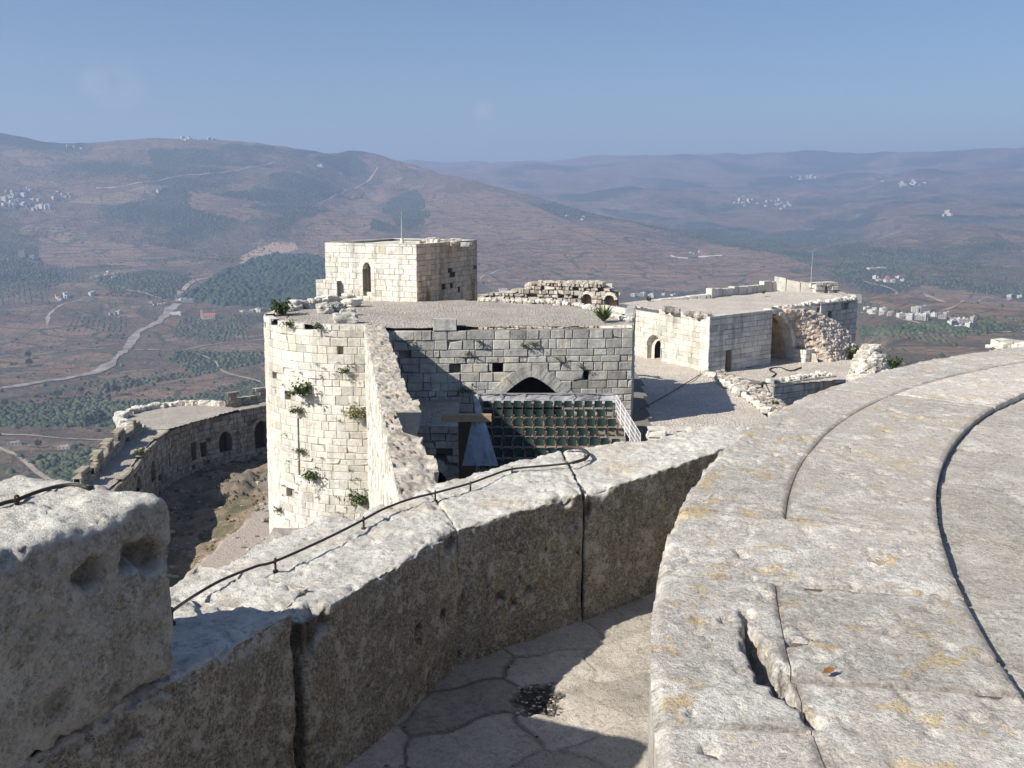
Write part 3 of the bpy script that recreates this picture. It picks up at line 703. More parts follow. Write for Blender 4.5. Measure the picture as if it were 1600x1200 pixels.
for (a, b) in ((wa[0]-hw-.3, wa[0]-hw), (wa[0]+hw, wa[0]+hw+.3)):
    m = MB(); vv = wa[1]
    while vv < wb[1]-.6: m.faces([P1(x, y, o) for o in (.035, -.5) for x, y in ((a, vv), (b, vv), (b, min(vv+.42, wb[1]-.56)), (a, min(vv+.42, wb[1]-.56)))], [(0, 1, 2, 3), (0, 3, 7, 4), (1, 2, 6, 5), (0, 1, 5, 4), (2, 3, 7, 6)], R.uniform(.95, 1.08)); vv += .44
    m.build('window_jamb', M['white_stone'], Q)
m = MB(); m.faces([P1(x, y, o) for o in (-.2, -.9) for x, y in ((wa[0]-.6, wa[1]-.5), (wa[0]+.6, wa[1]-.5), (wa[0]+.6, wa[1]+.0), (wa[0]-.6, wa[1]+.1))], [(0, 1, 2, 3), (3, 2, 6, 7)]); m.build('window_sill', M['white_stone'], Q)
niche(P1, wa[0]-.6, wa[0]+.6, wa[1]-.4, wb[1]+.3, .9, M['white_stone'], Q, 'window_recess')
m = MB(); m.faces([P1(x, y, o) for o in (-.72, -.74) for x, y in ((wa[0]+.0, wa[1]+.2), (wa[0]+.17, wa[1]+.2), (wa[0]+.17, wb[1]-.7), (wa[0]+.085, wb[1]-.5), (wa[0]+.0, wb[1]-.7))], [(0, 1, 2, 3, 4)]); m.build('window_slit', M['dark'], Q)
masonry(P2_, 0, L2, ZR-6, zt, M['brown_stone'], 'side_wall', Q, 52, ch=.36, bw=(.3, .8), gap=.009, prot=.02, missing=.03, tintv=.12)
far = nl+(nr-nc)
P3, L3 = plane_P(nr, far); masonry(P3, 0, L3, ZR-6, zt, M['white_stone'], 'back_wall', Q, 53, ch=.8, bw=(1, 1.5), missing=0)
P3, L3 = plane_P(far, nl); masonry(P3, 0, L3, ZR-6, zt, M['white_stone'], 'west_wall', Q, 54, ch=.8, bw=(1, 1.5), missing=0)
# sunken roof behind a low rim
def ins(p, k):
    c = (nc+nr+nl+far)/4; p = np.array(p); return p+(c-p)*k
m = MB(); cs = [nl, nc, nr, far]
for i_ in range(4):
    a, b = cs[i_], cs[(i_+1) % 4]; m.quad((*a, zt+.01), (*b, zt+.01), (*ins(b, .075), zt+.01), (*ins(a, .075), zt+.01)); m.quad((*ins(a, .075), zt+.01), (*ins(b, .075), zt+.01), (*ins(b, .075), zt-.4), (*ins(a, .075), zt-.4))
m.build('roof_rim', M['white_stone'], Q)
poly_plate('roof', [(*ins(p, .05), zt-.16+.06*(i_ in (1, 2))) for i_, p in enumerate(cs)], M['white_stone'], Q, .4, .05, 3)
k = MB(); c = ins((nc+nr)/2, .1)
for i_ in range(26): rock(k, (c[0]+R.uniform(-1.6, 1.7), c[1]+R.uniform(-1.5, 3.4), zt+R.uniform(-.25, .05)), (R.uniform(.2, .7), R.uniform(.2, .5), R.uniform(.15, .35)), 900+i_, t=R.uniform(.6, 1.1))
k.build('roof_rubble', M['white_stone'], Q)
settle(Q)
# lower buttress block on its left
B_ = thing('buttress_block', 'low square block of white masonry against the left corner of the square tower', 'wall', (-13.6, 67, ZR-.3))
bb = atz(493, 470, ZR)
Pb, Lb = plane_P(nl+np.array([-.75, .3]), nl+np.array([.9, -.9])); masonry(Pb, 0, Lb, ZR-6, ZR+1.05, M['white_stone'], 'block_wall', B_, 61, ch=.4, missing=0, gap=.012, prot=.015, thick=1.0)
m = MB(); a, b = nl+np.array([-.75, .3]), nl+np.array([.9, -.9]); m.quad((*a, ZR+1.04), (*b, ZR+1.04), (*(b+(.6, .8)), ZR+1.04), (*(a+(.6, .8)), ZR+1.04)); m.quad((*a, ZR+1.04), (*(a+(.6, .8)), ZR+1.04), (*(a+(.6, .8)), ZR-6), (*a, ZR-6)); m.build('block_top', M['white_stone'], B_)
settle(B_)
def flagpole(loc, h, label):
    t = thing('flagpole', label, 'flagpole', loc)
    m = MB(); m.tube([(0, 0, 0), (0, 0, h*.55), (0, 0, h)], [.05, .035, .018], 8); m.build('pole', M['metal'], t)
    m = MB(); m.tube([(0, 0, 0), (0, 0, .35)], [.16, .12], 10); m.build('base', M['white_stone'], t)
    m = MB(); m.tube([(0, 0, h), (0, 0, h+.06), (0, 0, h+.1)], [.02, .05, .01], 8); m.build('finial', M['metal'], t)
pb = aty(628, 378, 69); ph = aty(628, 331, 69)[2]-pb[2]; flagpole((pb[0], pb[1], pb[2]-.1), ph, 'thin grey flagpole on the roof of the square tower')

# ------------------------------------------------------------------ ruined wall behind
H = thing('ruined_wall', 'ruined rubble wall with two small arched windows behind the paved roof', 'ruin', (7, 84, -12))
ra = atz(800, 478, -9.0); rb_ = atz(958, 484, -9.0); RA = np.array([ra[0], 84.]); RB = np.array([aty(958, 480, 82)[0], 82.]); RA[0] = aty(746, 478, 86)[0]; RA[1] = 86
Ph, Lh = plane_P(RA, RB)
def hu(px, py):
    p = atplane(px, py, RA, RB); return float(np.hypot(p[0]-RA[0], p[1]-RA[1])), float(p[2])
prof_t = [(746, 460), (795, 459), (800, 452), (822, 452), (826, 446), (840, 444), (935, 444), (950, 450), (956, 460), (960, 474)]
pu = [hu(*p) for p in prof_t]
htop = lambda u: float(np.interp(u, [p[0] for p in pu], [p[1] for p in pu]))
ops = []
for (px, y0, y1, ww) in ((917, 478, 459, .42), (952, 478, 461, .42)):
    u0, v0 = hu(px, y0); _, v1 = hu(px, y1); ops.append((u0, v0, v1, ww))
z0 = hu(850, 490)[1]-3
masonry(Ph, 0, Lh, z0, max(p[1] for p in pu), M['rough_top'], 'rubble_face', H, 71, ch=.34, bw=(.25, .6), gap=.035, prot=.16, missing=.06, top=htop, broken=.5, tintv=.3, jit=.04, thick=1.2,
        openings=[arch_op(u0, v0, v1-.4, ww, .4, .6) for u0, v0, v1, ww in ops])
for u0, v0, v1, ww in ops:
    voussoirs(Ph, u0, v1-.4, ww, .4, .25, 'window_arch', M['white_stone'], H, 4, .5, 3, .1); niche(Ph, u0-.6, u0+.6, v0-.2, v1+.3, .8, M['brown_stone'], H, 'window_recess')
k = MB(); rd = random.Random(3)
for i_ in range(60): u = rd.uniform(4.5, Lh-.8); p = Ph(u, htop(u)+.05, -.4); rock(k, p, (rd.uniform(.3, .6), .5, rd.uniform(.25, .4)), 300+i_, t=rd.uniform(.8, 1.2))
k.build('coping_rubble', M['rough_top'], H)
k = MB(); Pk, Lk = plane_P(RA+np.array([0, .9]), RB+np.array([0, 1.2]))
k.quad(Pk(0, z0, 0), Pk(Lk, z0, 0), Pk(Lk, htop(Lk*.9), 0), Pk(Lk*.6, htop(Lk*.6)-.1, 0), Pk(0, htop(0)-.1, 0)); k.build('back_face', M['grey_stone'], H)
settle(H)
# ------------------------------------------------------------------ theatre seats in the courtyard
M['seat'] = plain('dark green seat plastic', (.014, .030, .026), .6, .2, 9)
M['seat_under'] = plain('blackish green seat pan', (.012, .024, .02), .6, .2, 9)
M['wood'] = plain('red brown arm wood', (.22, .085, .045), .5, .2, 20)
M['deck'] = plain('plywood deck', (.30, .26, .21), .8, .15, 3)
M['steel_dark'] = plain('dark steel frame', (.10, .10, .10), .5, .2, 9, .3)
n = NT('white screen fabric', .7); c = n.mix(n.mapr(n.noise(1.3, 5, .6), .4, .62), (.42, .42, .43), (.27, .26, .27)); M['cloth'] = n.out(c, n.bump(n.noise(2.2, 5, .6, vec=n.vec((.4, .4, 2))), .3, 1))
n = NT('blue plastic tarpaulin', .4); c = n.mix(n.mapr(n.noise(.9, 4), .4, .62), (.42, .50, .62), (.28, .35, .45)); M['tarp'] = n.out(c, n.bump(n.noise(1.6, 5, .6), .25, 1))
row_y = [650, 664, 679, 694, 711, 729, 747]          # tread line of every row, top row first
rowY = [50.0-.95*i_ for i_ in range(7)]
rowz = [float(aty(850, y, Y)[2])-.1 for y, Y in zip(row_y, rowY)]
xl = float(aty(752, 632, 50)[0]); xr = float(aty(966, 632, 50)[0])
S_ = thing('seating_stand', 'stepped plywood seating stand with rows of green chairs in the castle courtyard', 'grandstand', (2, 47, -16.4))
for i_ in range(7):
    m = MB(); m.box(xl-.1, xr+.15, rowY[i_]-.5, rowY[i_]+.5, rowz[i_]-.05, rowz[i_]); m.box(xl-.1, xr+.15, rowY[i_]-.5, rowY[i_]-.46, rowz[i_]-.42, rowz[i_]-.052)
    m.build('tread', M['deck'], S_)
m = MB()
for x in np.linspace(xl, xr, 7):
    for i_ in range(0, 7, 2): m.tube([(x, rowY[i_]+.3, -16.4), (x, rowY[i_]+.3, rowz[i_]-.06)], .04, 5)
m.build('scaffold', M['steel_dark'], S_)
settle(S_)
def make_chair():
    t = thing('theatre_chair', 'x', 'chair', (0, 0, 0))
    m = MB()        # shell with a curved, slightly reclined back, chair faces -y
    nb = 5
    for side in (0,):
        for a in range(nb):
            for b in range(4):
                def bp(i__, j__, o):
                    u = -1+2*i__/nb; v = j__/4; x = u*.21*(1-.10*v*v); z = .50+.33*v; y = .17+.07*v-.05*(1-u*u)*-1+o; return (x, y, z)
                m.quad(bp(a, b, 0), bp(a+1, b, 0), bp(a+1, b+1, 0), bp(a, b+1, 0)); m.quad(bp(a, b, .03), bp(a+1, b, .03), bp(a+1, b+1, .03), bp(a, b+1, .03))
    for (x0, y0, x1, y1) in ((-.23, .12, -.2, .2),): pass
    m.build('backrest', M['seat'], t, smooth=True)
    m = MB(); m.box(-.19, .19, -.14, .14, .38, .42); m.box(-.18, .18, -.17, -.14, .35, .41); m.build('seat', M['seat_under'], t)
    for s in (-1, 1):
        m = MB(); m.box(s*.25-.02, s*.25+.02, -.16, .12, .58, .61); m.build('armrest', M['wood'], t)
        m = MB(); m.box(s*.265-.015, s*.265+.015, -.18, -.15, .0, .60); m.box(s*.265-.015, s*.265+.015, .12, .15, .0, .60); m.box(s*.265-.012, s*.265+.012, -.2, .16, .3, .33); m.build('leg', M['steel_dark'], t)
    return t
ORD = ['first', 'second', 'third', 'fourth', 'fifth', 'sixth', 'seventh', 'eighth', 'ninth', 'tenth', 'eleventh', 'twelfth', 'thirteenth', 'fourteenth']
ROWN = ['top row under the fabric screen', 'second row from the top', 'third row from the top', 'fourth row from the top', 'fifth row from the top', 'sixth row from the top', 'lowest row']
counts = [(0, 13), (0, 12), (0, 13), (0, 11), (0, 13), (0, 9), (0, 9)]
ch0 = make_chair(); first = True
pit = (xr-xl-.25)/13
for r_ in range(7):
    for k_ in range(counts[r_][0], counts[r_][1]):
        o = ch0 if first else copy_tree(ch0); first = False
        o.location = (xl+.3+pit*(k_+(.12 if r_ % 2 else 0)), rowY[r_]+R.uniform(-.03, .03), rowz[r_]+.005); o.rotation_euler = (0, 0, R.uniform(-.04, .04))
        o['label'] = 'green chair, %s from the left in the %s' % (ORD[k_], ROWN[r_]); o['group'] = 'green chairs on the courtyard stand'
# fabric screen behind the top row
C_ = thing('fabric_screen', 'sagging grey white fabric screen on a steel rail above the top row of green chairs', 'screen', (2, 50.6, rowz[0]))
NX, NZ = 90, 10; xs = np.linspace(xl-.2, xr+.2, NX); tz = np.linspace(0, 1, NZ); X, TZ = np.meshgrid(xs, tz, indexing='ij')
zb_ = float(aty(850, 633, 50.6)[2]); zt_ = float(aty(850, 614.5, 50.6)[2])
Yf = 50.62+.10*np.sin(X*1.9)*(1-TZ)+.09*fbm(X*1.4, TZ*3, X*0, 3, 4)-.25*(1-TZ); Z_ = zb_+(zt_-zb_)*TZ-.04*np.abs(np.sin((X-xl)*math.pi/1.1))*TZ
npmesh('fabric', np.stack([X, Yf, Z_], -1).reshape(-1, 3), gridfaces(NX, NZ), M['cloth'], C_)
for x in np.linspace(xl-.2, xr+.2, 7):
    m = MB(); m.tube([(x, 50.45, rowz[0]), (x, 50.5, zt_+.02)], .022, 6); m.build('post', M['metal'], C_)
m = MB(); m.tube([(xl-.2, 50.55, zt_), (xr+.2, 50.55, zt_)], .025, 6); m.build('top_rail', M['metal'], C_)
settle(C_)
# white mesh railing down the right side
G_ = thing('side_railing', 'white steel mesh railing sloping down the right side of the seating stand', 'railing', (xr+.3, 47, rowz[3]))
ga, gb = aty(963, 617, 50.3), aty(1001, 678, 44.4); gc_, gd = aty(963, 636, 50.3), aty(985, 706, 44.4); gd[0] = gb[0]; gc_[0] = ga[0]; gc_[2] = ga[2]-1.05; gd[2] = gb[2]-1.05
def gp(u, v): return (ga*(1-u)+gb*u)*(1-v)+(gc_*(1-u)+gd*u)*v
m = MB()
for v in (0, .25, .5, .75, 1): m.tube([gp(0, v), gp(1, v)], .015, 5)
m.build('rail', M['white_paint'], G_)
for u in np.linspace(0, 1, 6): m = MB(); m.tube([gp(u, 0), gp(u, 1.3)], .022, 5); m.build('post', M['white_paint'], G_)
m = MB()
for u in np.linspace(0, 1, 30): m.tube([gp(u, 0), gp(u, 1)], .008, 4, cap=False)
m.build('mesh_panel', M['white_paint'], G_); settle(G_)
# plank and tarpaulin on the left
p0, p1 = aty(690, 651, 43), aty(768, 651, 43)
K_ = thing('plank', 'long brown board lying level beside the top of the blue tarpaulin', 'board', tuple((p0+p1)/2))
m = MB(); zz = float(p0[2]); m.box(p0[0], p1[0], 42.7, 43.1, zz-.17, zz+.12); m.build('board', plain('brown board', (.36, .26, .17), .7, .12, 4), K_)
settle(K_)
T_ = thing('tarpaulin', 'blue plastic tarpaulin hung down the left side of the seating stand', 'tarpaulin', tuple(aty(750, 727, 43)))
ta, tb, tcx, td = aty(742, 615, 50.2), aty(748, 655, 43.), aty(722, 728, 43.), aty(779, 728, 41.5)
m = MB(); NU = 26
def tq(a, b, c_, d_):
    u, v = np.meshgrid(np.linspace(0, 1, NU), np.linspace(0, 1, NU), indexing='ij'); u = u[..., None]; v = v[..., None]
    Pq = (a*(1-u)+b*u)*(1-v)+(d_*(1-u)+c_*u)*v; Pq[..., 1] += .06*fbm(u[..., 0]*7, v[..., 0]*2.5, u[..., 0]*0, 3, 8); return Pq.reshape(-1, 3)
npmesh('sheet', tq(aty(738, 655, 43), aty(757, 655, 42.8), td, tcx), gridfaces(NU, NU), M['tarp'], T_)
npmesh('sheet', tq(aty(739, 617, 50.), aty(746, 615, 50.), aty(757, 655, 46.5), aty(745, 655, 46.5)), gridfaces(NU, NU), M['cloth'], T_); settle(T_)
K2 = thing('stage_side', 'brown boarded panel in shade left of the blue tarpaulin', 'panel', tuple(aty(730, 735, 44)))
a_, b_ = aty(716, 656, 44.2), aty(742, 656, 44.2); m = MB(); m.box(a_[0], b_[0], 44.2, 44.3, a_[2]-3.4, a_[2]); m.build('panel', plain('shade-darkened brown panel', (.07, .052, .04), .8), K2)  # deep shade at the stage side is put into the panel's near-black brown
m = MB(); m.box(a_[0]-.05, b_[0]+.05, 44.14, 44.198, a_[2]-.1, a_[2]); m.build('batten', M['wood'], K2); settle(K2)

# ------------------------------------------------------------------ terrace right of the courtyard
ZT = -11.95
def zplane(pts, z): return [tuple(atz(x, y, z)) for x, y in pts]
tpoly = [(6.9, 34, ZT), (7.3, 52, ZT), (8.4, 64, ZT), (9.0, 80, ZT), (14.2, 70.5, ZT)]+zplane([(1112, 588), (1160, 618), (1205, 650)], ZT)+[(14.5, 40, ZT)]
tag(disc_plate('terrace', tpoly, M['cobble'], None, .3, .05, 14), kind='structure')
tw = thing('terrace_wall', 'shaded retaining wall along the courtyard side of the cobbled terrace', 'wall', (7, 40, -16.4))
Pq, Lq = plane_P((7.3, 52.3), (6.9, 34)); masonry(Pq, 0, Lq, -16.5, ZT+.0, M['grey_stone'], 'wall_face', tw, 81, ch=.45)
k = MB(); rubble(k, [(7.25, 51, ZT), (7.0, 42, ZT)], 40, .3, 8, .12); tag(k.build('edge_stones', M['white_stone'], tw), kind='stuff'); settle(tw)
tw = thing('edge_block', 'pale block wall end at the near corner of the shaded terrace', 'wall', tuple(aty(1020, 690, 43.5)))
a_, b_ = aty(1013, 672, 43.4), aty(1130, 684, 43.2); Pq, Lq = plane_P(a_, b_); masonry(Pq, 0, Lq, -14, float(a_[2]), M['white_stone'], 'block_wall', tw, 82, ch=.33, bw=(.3, .7), thick=.9, missing=0, broken=.5, top=lambda u: float(a_[2])-.12*(int(u*2.3) % 3))
settle(tw)
# lower-right terrace with rubble slope, pit wall and kerb
ZP = -12.15
spoly = zplane([(1105, 583), (1232, 562), (1345, 562), (1400, 590), (1312, 594.5), (1208, 601), (1160, 592)], ZP)
tag(disc_plate('terrace', spoly, M['cobble'], None, .3, .04, 15), kind='structure')
kb = thing('rubble_bank', 'strip of rubble and weeds sloping between the two cobbled terraces', 'rubble', tuple(atz(1180, 610, ZT)))
ka = zplane([(1108, 585), (1160, 617), (1208, 651)], ZT+.12); kc = zplane([(1118, 583), (1175, 600), (1212, 612), (1246, 636)], ZP)
k = MB(); rubble(k, ka, 70, .3, 11, .08); tag(k.build('kerb_stones', M['white_stone'], kb), kind='stuff')
k = MB(); rubble(k, [(np.array(ka[0])+kc[0])/2, (np.array(ka[1])+kc[1])/2, (np.array(ka[2])+kc[3])/2+np.array([0, 0, -.4])], 420, .24, 12, .8, zs=.1, tv=.4); tag(k.build('rubble', M['rough_top'], kb), kind='stuff')
kc2 = [np.array(q)+np.array([0, 0, -.5]) for q in kc]
m = MB()
m.quad(ka[0], ka[1], kc2[1], kc2[0]); m.quad(ka[1], ka[2], kc2[3], kc2[1])
m.quad(kc2[1], kc2[3], kc2[2]); m.build('earth_bank', M['ward_stone'], kb); settle(kb)
pw = thing('pit_wall', 'low shaded wall of big blocks with weeds on top below the pinkish terrace', 'wall', tuple(atz(1250, 640, ZP)))
a_ = atz(1209, 602, ZP); r_b = pray(1306, 595); r_b = r_b[0]/r_b[1]; t_b = (r_b*a_[1]-a_[0])/(.85-r_b*.527); b_ = a_+np.array([.85, .527, 0])*t_b
Pq, Lq = plane_P(a_, b_); masonry(Pq, 0, Lq, ZP-4, ZP+.1, M['grey_stone'], 'block_wall', pw, 83, ch=.5, bw=(.7, 1.3), missing=0, thick=1.1)
Pq2, Lq2 = plane_P(a_+np.array([-.4, 1.2, 0]), a_); masonry(Pq2, 0, Lq2, ZP-4, ZP+.35, M['grey_stone'], 'end_wall', pw, 84, ch=.5, missing=0)
k = MB(); rubble(k, [Pq(.2, ZP+.1, -.6), Pq(Lq, ZP+.1, -.6)], 70, .22, 13, .35, tv=.3); k.build('top_rubble', M['white_stone'], pw)
m = MB(); m.quad(Pq(0, ZP-.1, -1.1), Pq(Lq, ZP-.1, -1.1), Pq(Lq, ZP+.1, -1.1), Pq(0, ZP+.1, -1.1)); m.build('back_face', M['grey_stone'], pw)
settle(pw)
# lower ground under the terraces
m = MB(); m.quad((-30, 4, -16.6), (40, 4, -16.6), (40, 96, -16.6), (8, 96, -16.6), (-2.5, 66, -16.6), (-6.5, 51, -16.6), (-6.5, 24, -16.6)); tag(m.build('courtyard_ground', M['joint']), kind='structure')

# ------------------------------------------------------------------ long hall on the right
HA = np.array([13.8, 69.2]); HB = np.array([7.2, 81.1]); HC = HA+(np.array([21.3, 75.2])-HA)*1.32
hall = thing('vaulted_hall', 'long low white stone hall with a flat cobbled roof, arched door and broken vault', 'hall', (HA[0], HA[1], ZT))
Pl, Ll = plane_P(HB, HA); Pr, Lr = plane_P(HA, HC)
def pu_(P0, A, B, px, py):
    p = atplane(px, py, A, B); return float(np.hypot(p[0]-A[0], p[1]-A[1])), float(p[2])
zc = pu_(Pl, HB, HA, 1104, 494)[1]; z955 = pu_(Pl, HB, HA, 958, 480)[1]; u955 = pu_(Pl, HB, HA, 958, 480)[0]
slope_top = lambda u: z955+(zc-z955)*np.clip((u-u955)/(Ll-u955), 0, 1)-(.12 if int(u*1.7) % 4 == 0 else 0)
# extend the left wall further back so it meets the roofline in the photograph
HB2 = HB; du, dv0 = pu_(Pl, HB, HA, 1022, 556); dv1 = pu_(Pl, HB, HA, 1022, 523)[1]; dw = (pu_(Pl, HB, HA, 1034, 540)[0]-pu_(Pl, HB, HA, 1011, 540)[0])/2
masonry(Pl, 0, Ll, ZT-.3, max(zc, z955), M['white_stone'], 'front_wall', hall, 91, ch=.38, bw=(.4, .95), gap=.007, prot=.016, missing=.004, top=lambda u: float(slope_top(u)), tintv=.08, jit=.006,
        openings=[arch_op(du, ZT-.4, dv1-dw*1.0, dw, dw*1.0, .5)])
voussoirs(Pl, du, dv1-dw*1.0, dw, dw*1.0, .35, 'door_arch', M['white_stone'], hall, 5, .5, 4, .05)
# inner, smaller pointed arch and a dark doorway
m = MB(); Hh = arch_half(dw*.62, dw*.75, 8); vs0 = dv1-dw*1.25
pts_o = [(du-dw-.1, ZT-.2), (du-dw-.1, dv1+.3), (du+dw+.1, dv1+.3), (du+dw+.1, ZT-.2)]
Lft = [(du-x, vs0+y) for x, y in Hh]; Rgt = [(du+x, vs0+y) for x, y in Hh]
for i_ in range(8):
    m.quad(Pl(*Lft[i_], -.45), Pl(*Lft[i_+1], -.45), Pl(Lft[i_+1][0], dv1+.4, -.45), Pl(Lft[i_][0], dv1+.4, -.45)); m.quad(Pl(*Rgt[i_], -.45), Pl(*Rgt[i_+1], -.45), Pl(Rgt[i_+1][0], dv1+.4, -.45), Pl(Rgt[i_][0], dv1+.4, -.45))
m.quad(Pl(du-dw-.1, ZT-.3, -.45), Pl(Lft[0][0], ZT-.3, -.45), Pl(Lft[0][0], dv1+.4, -.45), Pl(du-dw-.1, dv1+.4, -.45)); m.quad(Pl(du+dw+.1, ZT-.3, -.45), Pl(Rgt[0][0], ZT-.3, -.45), Pl(Rgt[0][0], dv1+.4, -.45), Pl(du+dw+.1, dv1+.4, -.45))
m.build('inner_arch', M['white_stone'], hall)
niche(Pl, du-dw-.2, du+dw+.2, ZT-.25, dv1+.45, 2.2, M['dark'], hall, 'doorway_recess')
m = MB(); 
for q in np.linspace(du+.05, du+dw*.6, 4): m.tube([Pl(q, ZT, -.6), Pl(q, vs0+.4, -.6)], .03, 5)
m.tube([Pl(du, ZT+.9, -.6), Pl(du+dw*.62, ZT+.9, -.6)], .03, 5); m.build('door_grille', M['white_paint'], hall)
masonry(Pl, -.01, 0, 0, 0, M['white_stone'], 'x', hall, 1) if 0 else None
# small square opening high in the wall
# right, shaded face up to the broken vault
bu0, bv0 = pu_(Pr, HA, HC, 1232, 562); bu1, bv1 = pu_(Pr, HA, HC, 1207, 484); bv1 = min(bv1, zc-.3); ztr = pu_(Pr, HA, HC, 1180, 487)[1]
masonry(Pr, 0, bu1+.05, ZP-.3, zc, M['white_stone'], 'side_wall', hall, 92, ch=.38, bw=(.45, 1.1), gap=.011, prot=.025, missing=.012, tintv=.12,
        openings=[arch_op(pu_(Pr, HA, HC, 1138, 570)[0], ZP-.4, ZP+1.0, .35, .35, .45)])
niche(Pr, pu_(Pr, HA, HC, 1138, 570)[0]-.6, pu_(Pr, HA, HC, 1138, 570)[0]+.6, ZP-.3, ZP+1.7, .5, M['brown_stone'], hall)
# the vault: half arch springing from the wall head down to the right, with a deep shadowed mouth
ve = pu_(Pr, HA, HC, 1240, 572)[0]; rad_u = ve-bu1; rise_v = bv1-(ZP-.2)
vb_d = 4.5
def arcpt(t, k=0): # t 0..1 from the wall top to the foot
    a = t*math.pi/2; return bu1+(rad_u+k)*math.sin(a), (ZP-.2)+(rise_v+k)*math.cos(a)
m = MB(); NV_ = 16
for i_ in range(NV_):
    a, b = arcpt(i_/NV_), arcpt((i_+1)/NV_); c1, c2 = arcpt(i_/NV_, .5), arcpt((i_+1)/NV_, .5); t = R.uniform(.85, 1.1)
    g = .012; o1 = R.uniform(.0, .08); c1, c2 = [(q_[0], min(q_[1], zc+.02)) for q_ in (c1, c2)]
    m.faces([Pr(*p, o) for o in (o1, -.8) for p in (a, b, c2, c1)], [(0, 1, 2, 3), (0, 1, 5, 4), (2, 3, 7, 6), (0, 3, 7, 4), (1, 2, 6, 5)], t)
m.build('vault_arch', M['white_stone'], hall)
m = MB()
for i_ in range(NV_):
    a, b = arcpt(i_/NV_), arcpt((i_+1)/NV_)
    for j_ in range(6): d0, d1 = -.8-(vb_d-.8)*j_/6, -.8-(vb_d-.8)*(j_+1)/6; m.quad(Pr(*a, d0), Pr(*b, d0), Pr(*b, d1), Pr(*a, d1), t=R.uniform(.85, 1.1))
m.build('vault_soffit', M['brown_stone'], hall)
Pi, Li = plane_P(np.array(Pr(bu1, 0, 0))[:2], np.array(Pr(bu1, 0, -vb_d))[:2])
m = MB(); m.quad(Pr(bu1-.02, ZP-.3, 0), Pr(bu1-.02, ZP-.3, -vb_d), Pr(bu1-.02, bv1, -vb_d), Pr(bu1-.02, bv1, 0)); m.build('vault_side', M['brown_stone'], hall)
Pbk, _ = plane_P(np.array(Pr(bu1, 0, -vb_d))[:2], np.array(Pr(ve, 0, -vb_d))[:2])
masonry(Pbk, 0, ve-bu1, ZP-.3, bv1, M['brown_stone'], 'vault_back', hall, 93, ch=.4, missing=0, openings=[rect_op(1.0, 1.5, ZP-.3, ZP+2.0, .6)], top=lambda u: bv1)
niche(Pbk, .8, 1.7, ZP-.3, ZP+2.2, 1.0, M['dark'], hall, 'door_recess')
poly_plate('vault_floor', [Pr(bu1, ZP+.01, .3), Pr(ve+.2, ZP+.01, .3), Pr(ve+.2, ZP+.01, -vb_d), Pr(bu1, ZP+.01, -vb_d)], M['cobble'], hall)
# rubble core of the broken vault: stacked irregular lumps over a solid body
core = MB(); skinm = MB(); rd = random.Random(9)
us_ = np.linspace(0, 1, 26); 
cpx = [(1212, 488), (1240, 484), (1262, 487), (1285, 500), (1300, 516), (1304, 540)]   # ragged top outline
a0 = pu_(Pr, HA, HC, 1240, 576)[0]; a1 = pu_(Pr, HA, HC, 1297, 560)[0]
tops = [pu_(Pr, HA, HC, *p) for p in cpx]; tu = [p[0] for p in tops]; tz_ = [p[1] for p in tops]
def bulge(v, u=1e9):
    us_o = bu1+(rad_u+.5)*math.sqrt(max(0, 1-min(1, max(0, v-ZP+.2)/(rise_v+.5))**2)); return 1.9*max(0, min(1, 1-(v-ZP)/4.2))**.75*min(1, max(0, (u-us_o)/1.3))
def under(u): # soffit line: rubble sits above the arch
    s = (u-bu1)/(rad_u+.5)
    return ZP-.3 if s >= 1 else (ZP-.2)+(rise_v+.5)*math.sqrt(max(0, 1-s*s))
for i_ in range(26):
    u0 = bu1+(tu[-1]-bu1)*i_/26; u1 = bu1+(tu[-1]-bu1)*(i_+1)/26
    z0a, z0b = under(u0), under(u1); z1a, z1b = float(np.interp(u0, tu, tz_))-.15, float(np.interp(u1, tu, tz_))-.15
    core.quad(Pr(u0, min(z0a, -8.9), -3.4), Pr(u1, min(z0b, -8.9), -3.4), Pr(u1, min(z1b-.6, -8.8), -3.4), Pr(u0, min(z1a-.6, -8.8), -3.4))
    for q in range(6):
        f0, f1 = q/6, (q+1)/6; zz = [z0a+(z1a-z0a)*f0, z0b+(z1b-z0b)*f0, z0b+(z1b-z0b)*f1, z0a+(z1a-z0a)*f1]; core.quad(*[Pr(uu, z_q, bulge(z_q, uu)-.1) for uu, z_q in zip((u0, u1, u1, u0), zz)])
    core.quad(Pr(u0, z1a-.1, -.05), Pr(u1, z1b-.1, -.05), Pr(u1, min(z1b-.6, -8.8), -3.4), Pr(u0, min(z1a-.6, -8.8), -3.4))
core.quad(Pr(tu[-1], ZP-.3, -.05), Pr(tu[-1], tz_[-1], -.05), Pr(tu[-1], tz_[-1], -3.4), Pr(tu[-1], ZP-.3, -3.4))
for q in range(8):
    z_a, z_b = ZP-.3+(tz_[-1]-ZP+.3)*q/8, ZP-.3+(tz_[-1]-ZP+.3)*(q+1)/8; core.quad(Pr(tu[-1], z_a, bulge(z_a)-.1), Pr(tu[-1], z_b, bulge(z_b)-.1), Pr(tu[-1], z_b, -.1), Pr(tu[-1], z_a, -.1)); ul_ = rad_u+bu1+.5; core.quad(Pr(ul_, z_a, bulge(z_a)-.1), Pr(ul_, z_b, bulge(z_b)-.1), Pr(ul_, z_b, -.1), Pr(ul_, z_a, -.1)) if z_b < ZP+2 else None
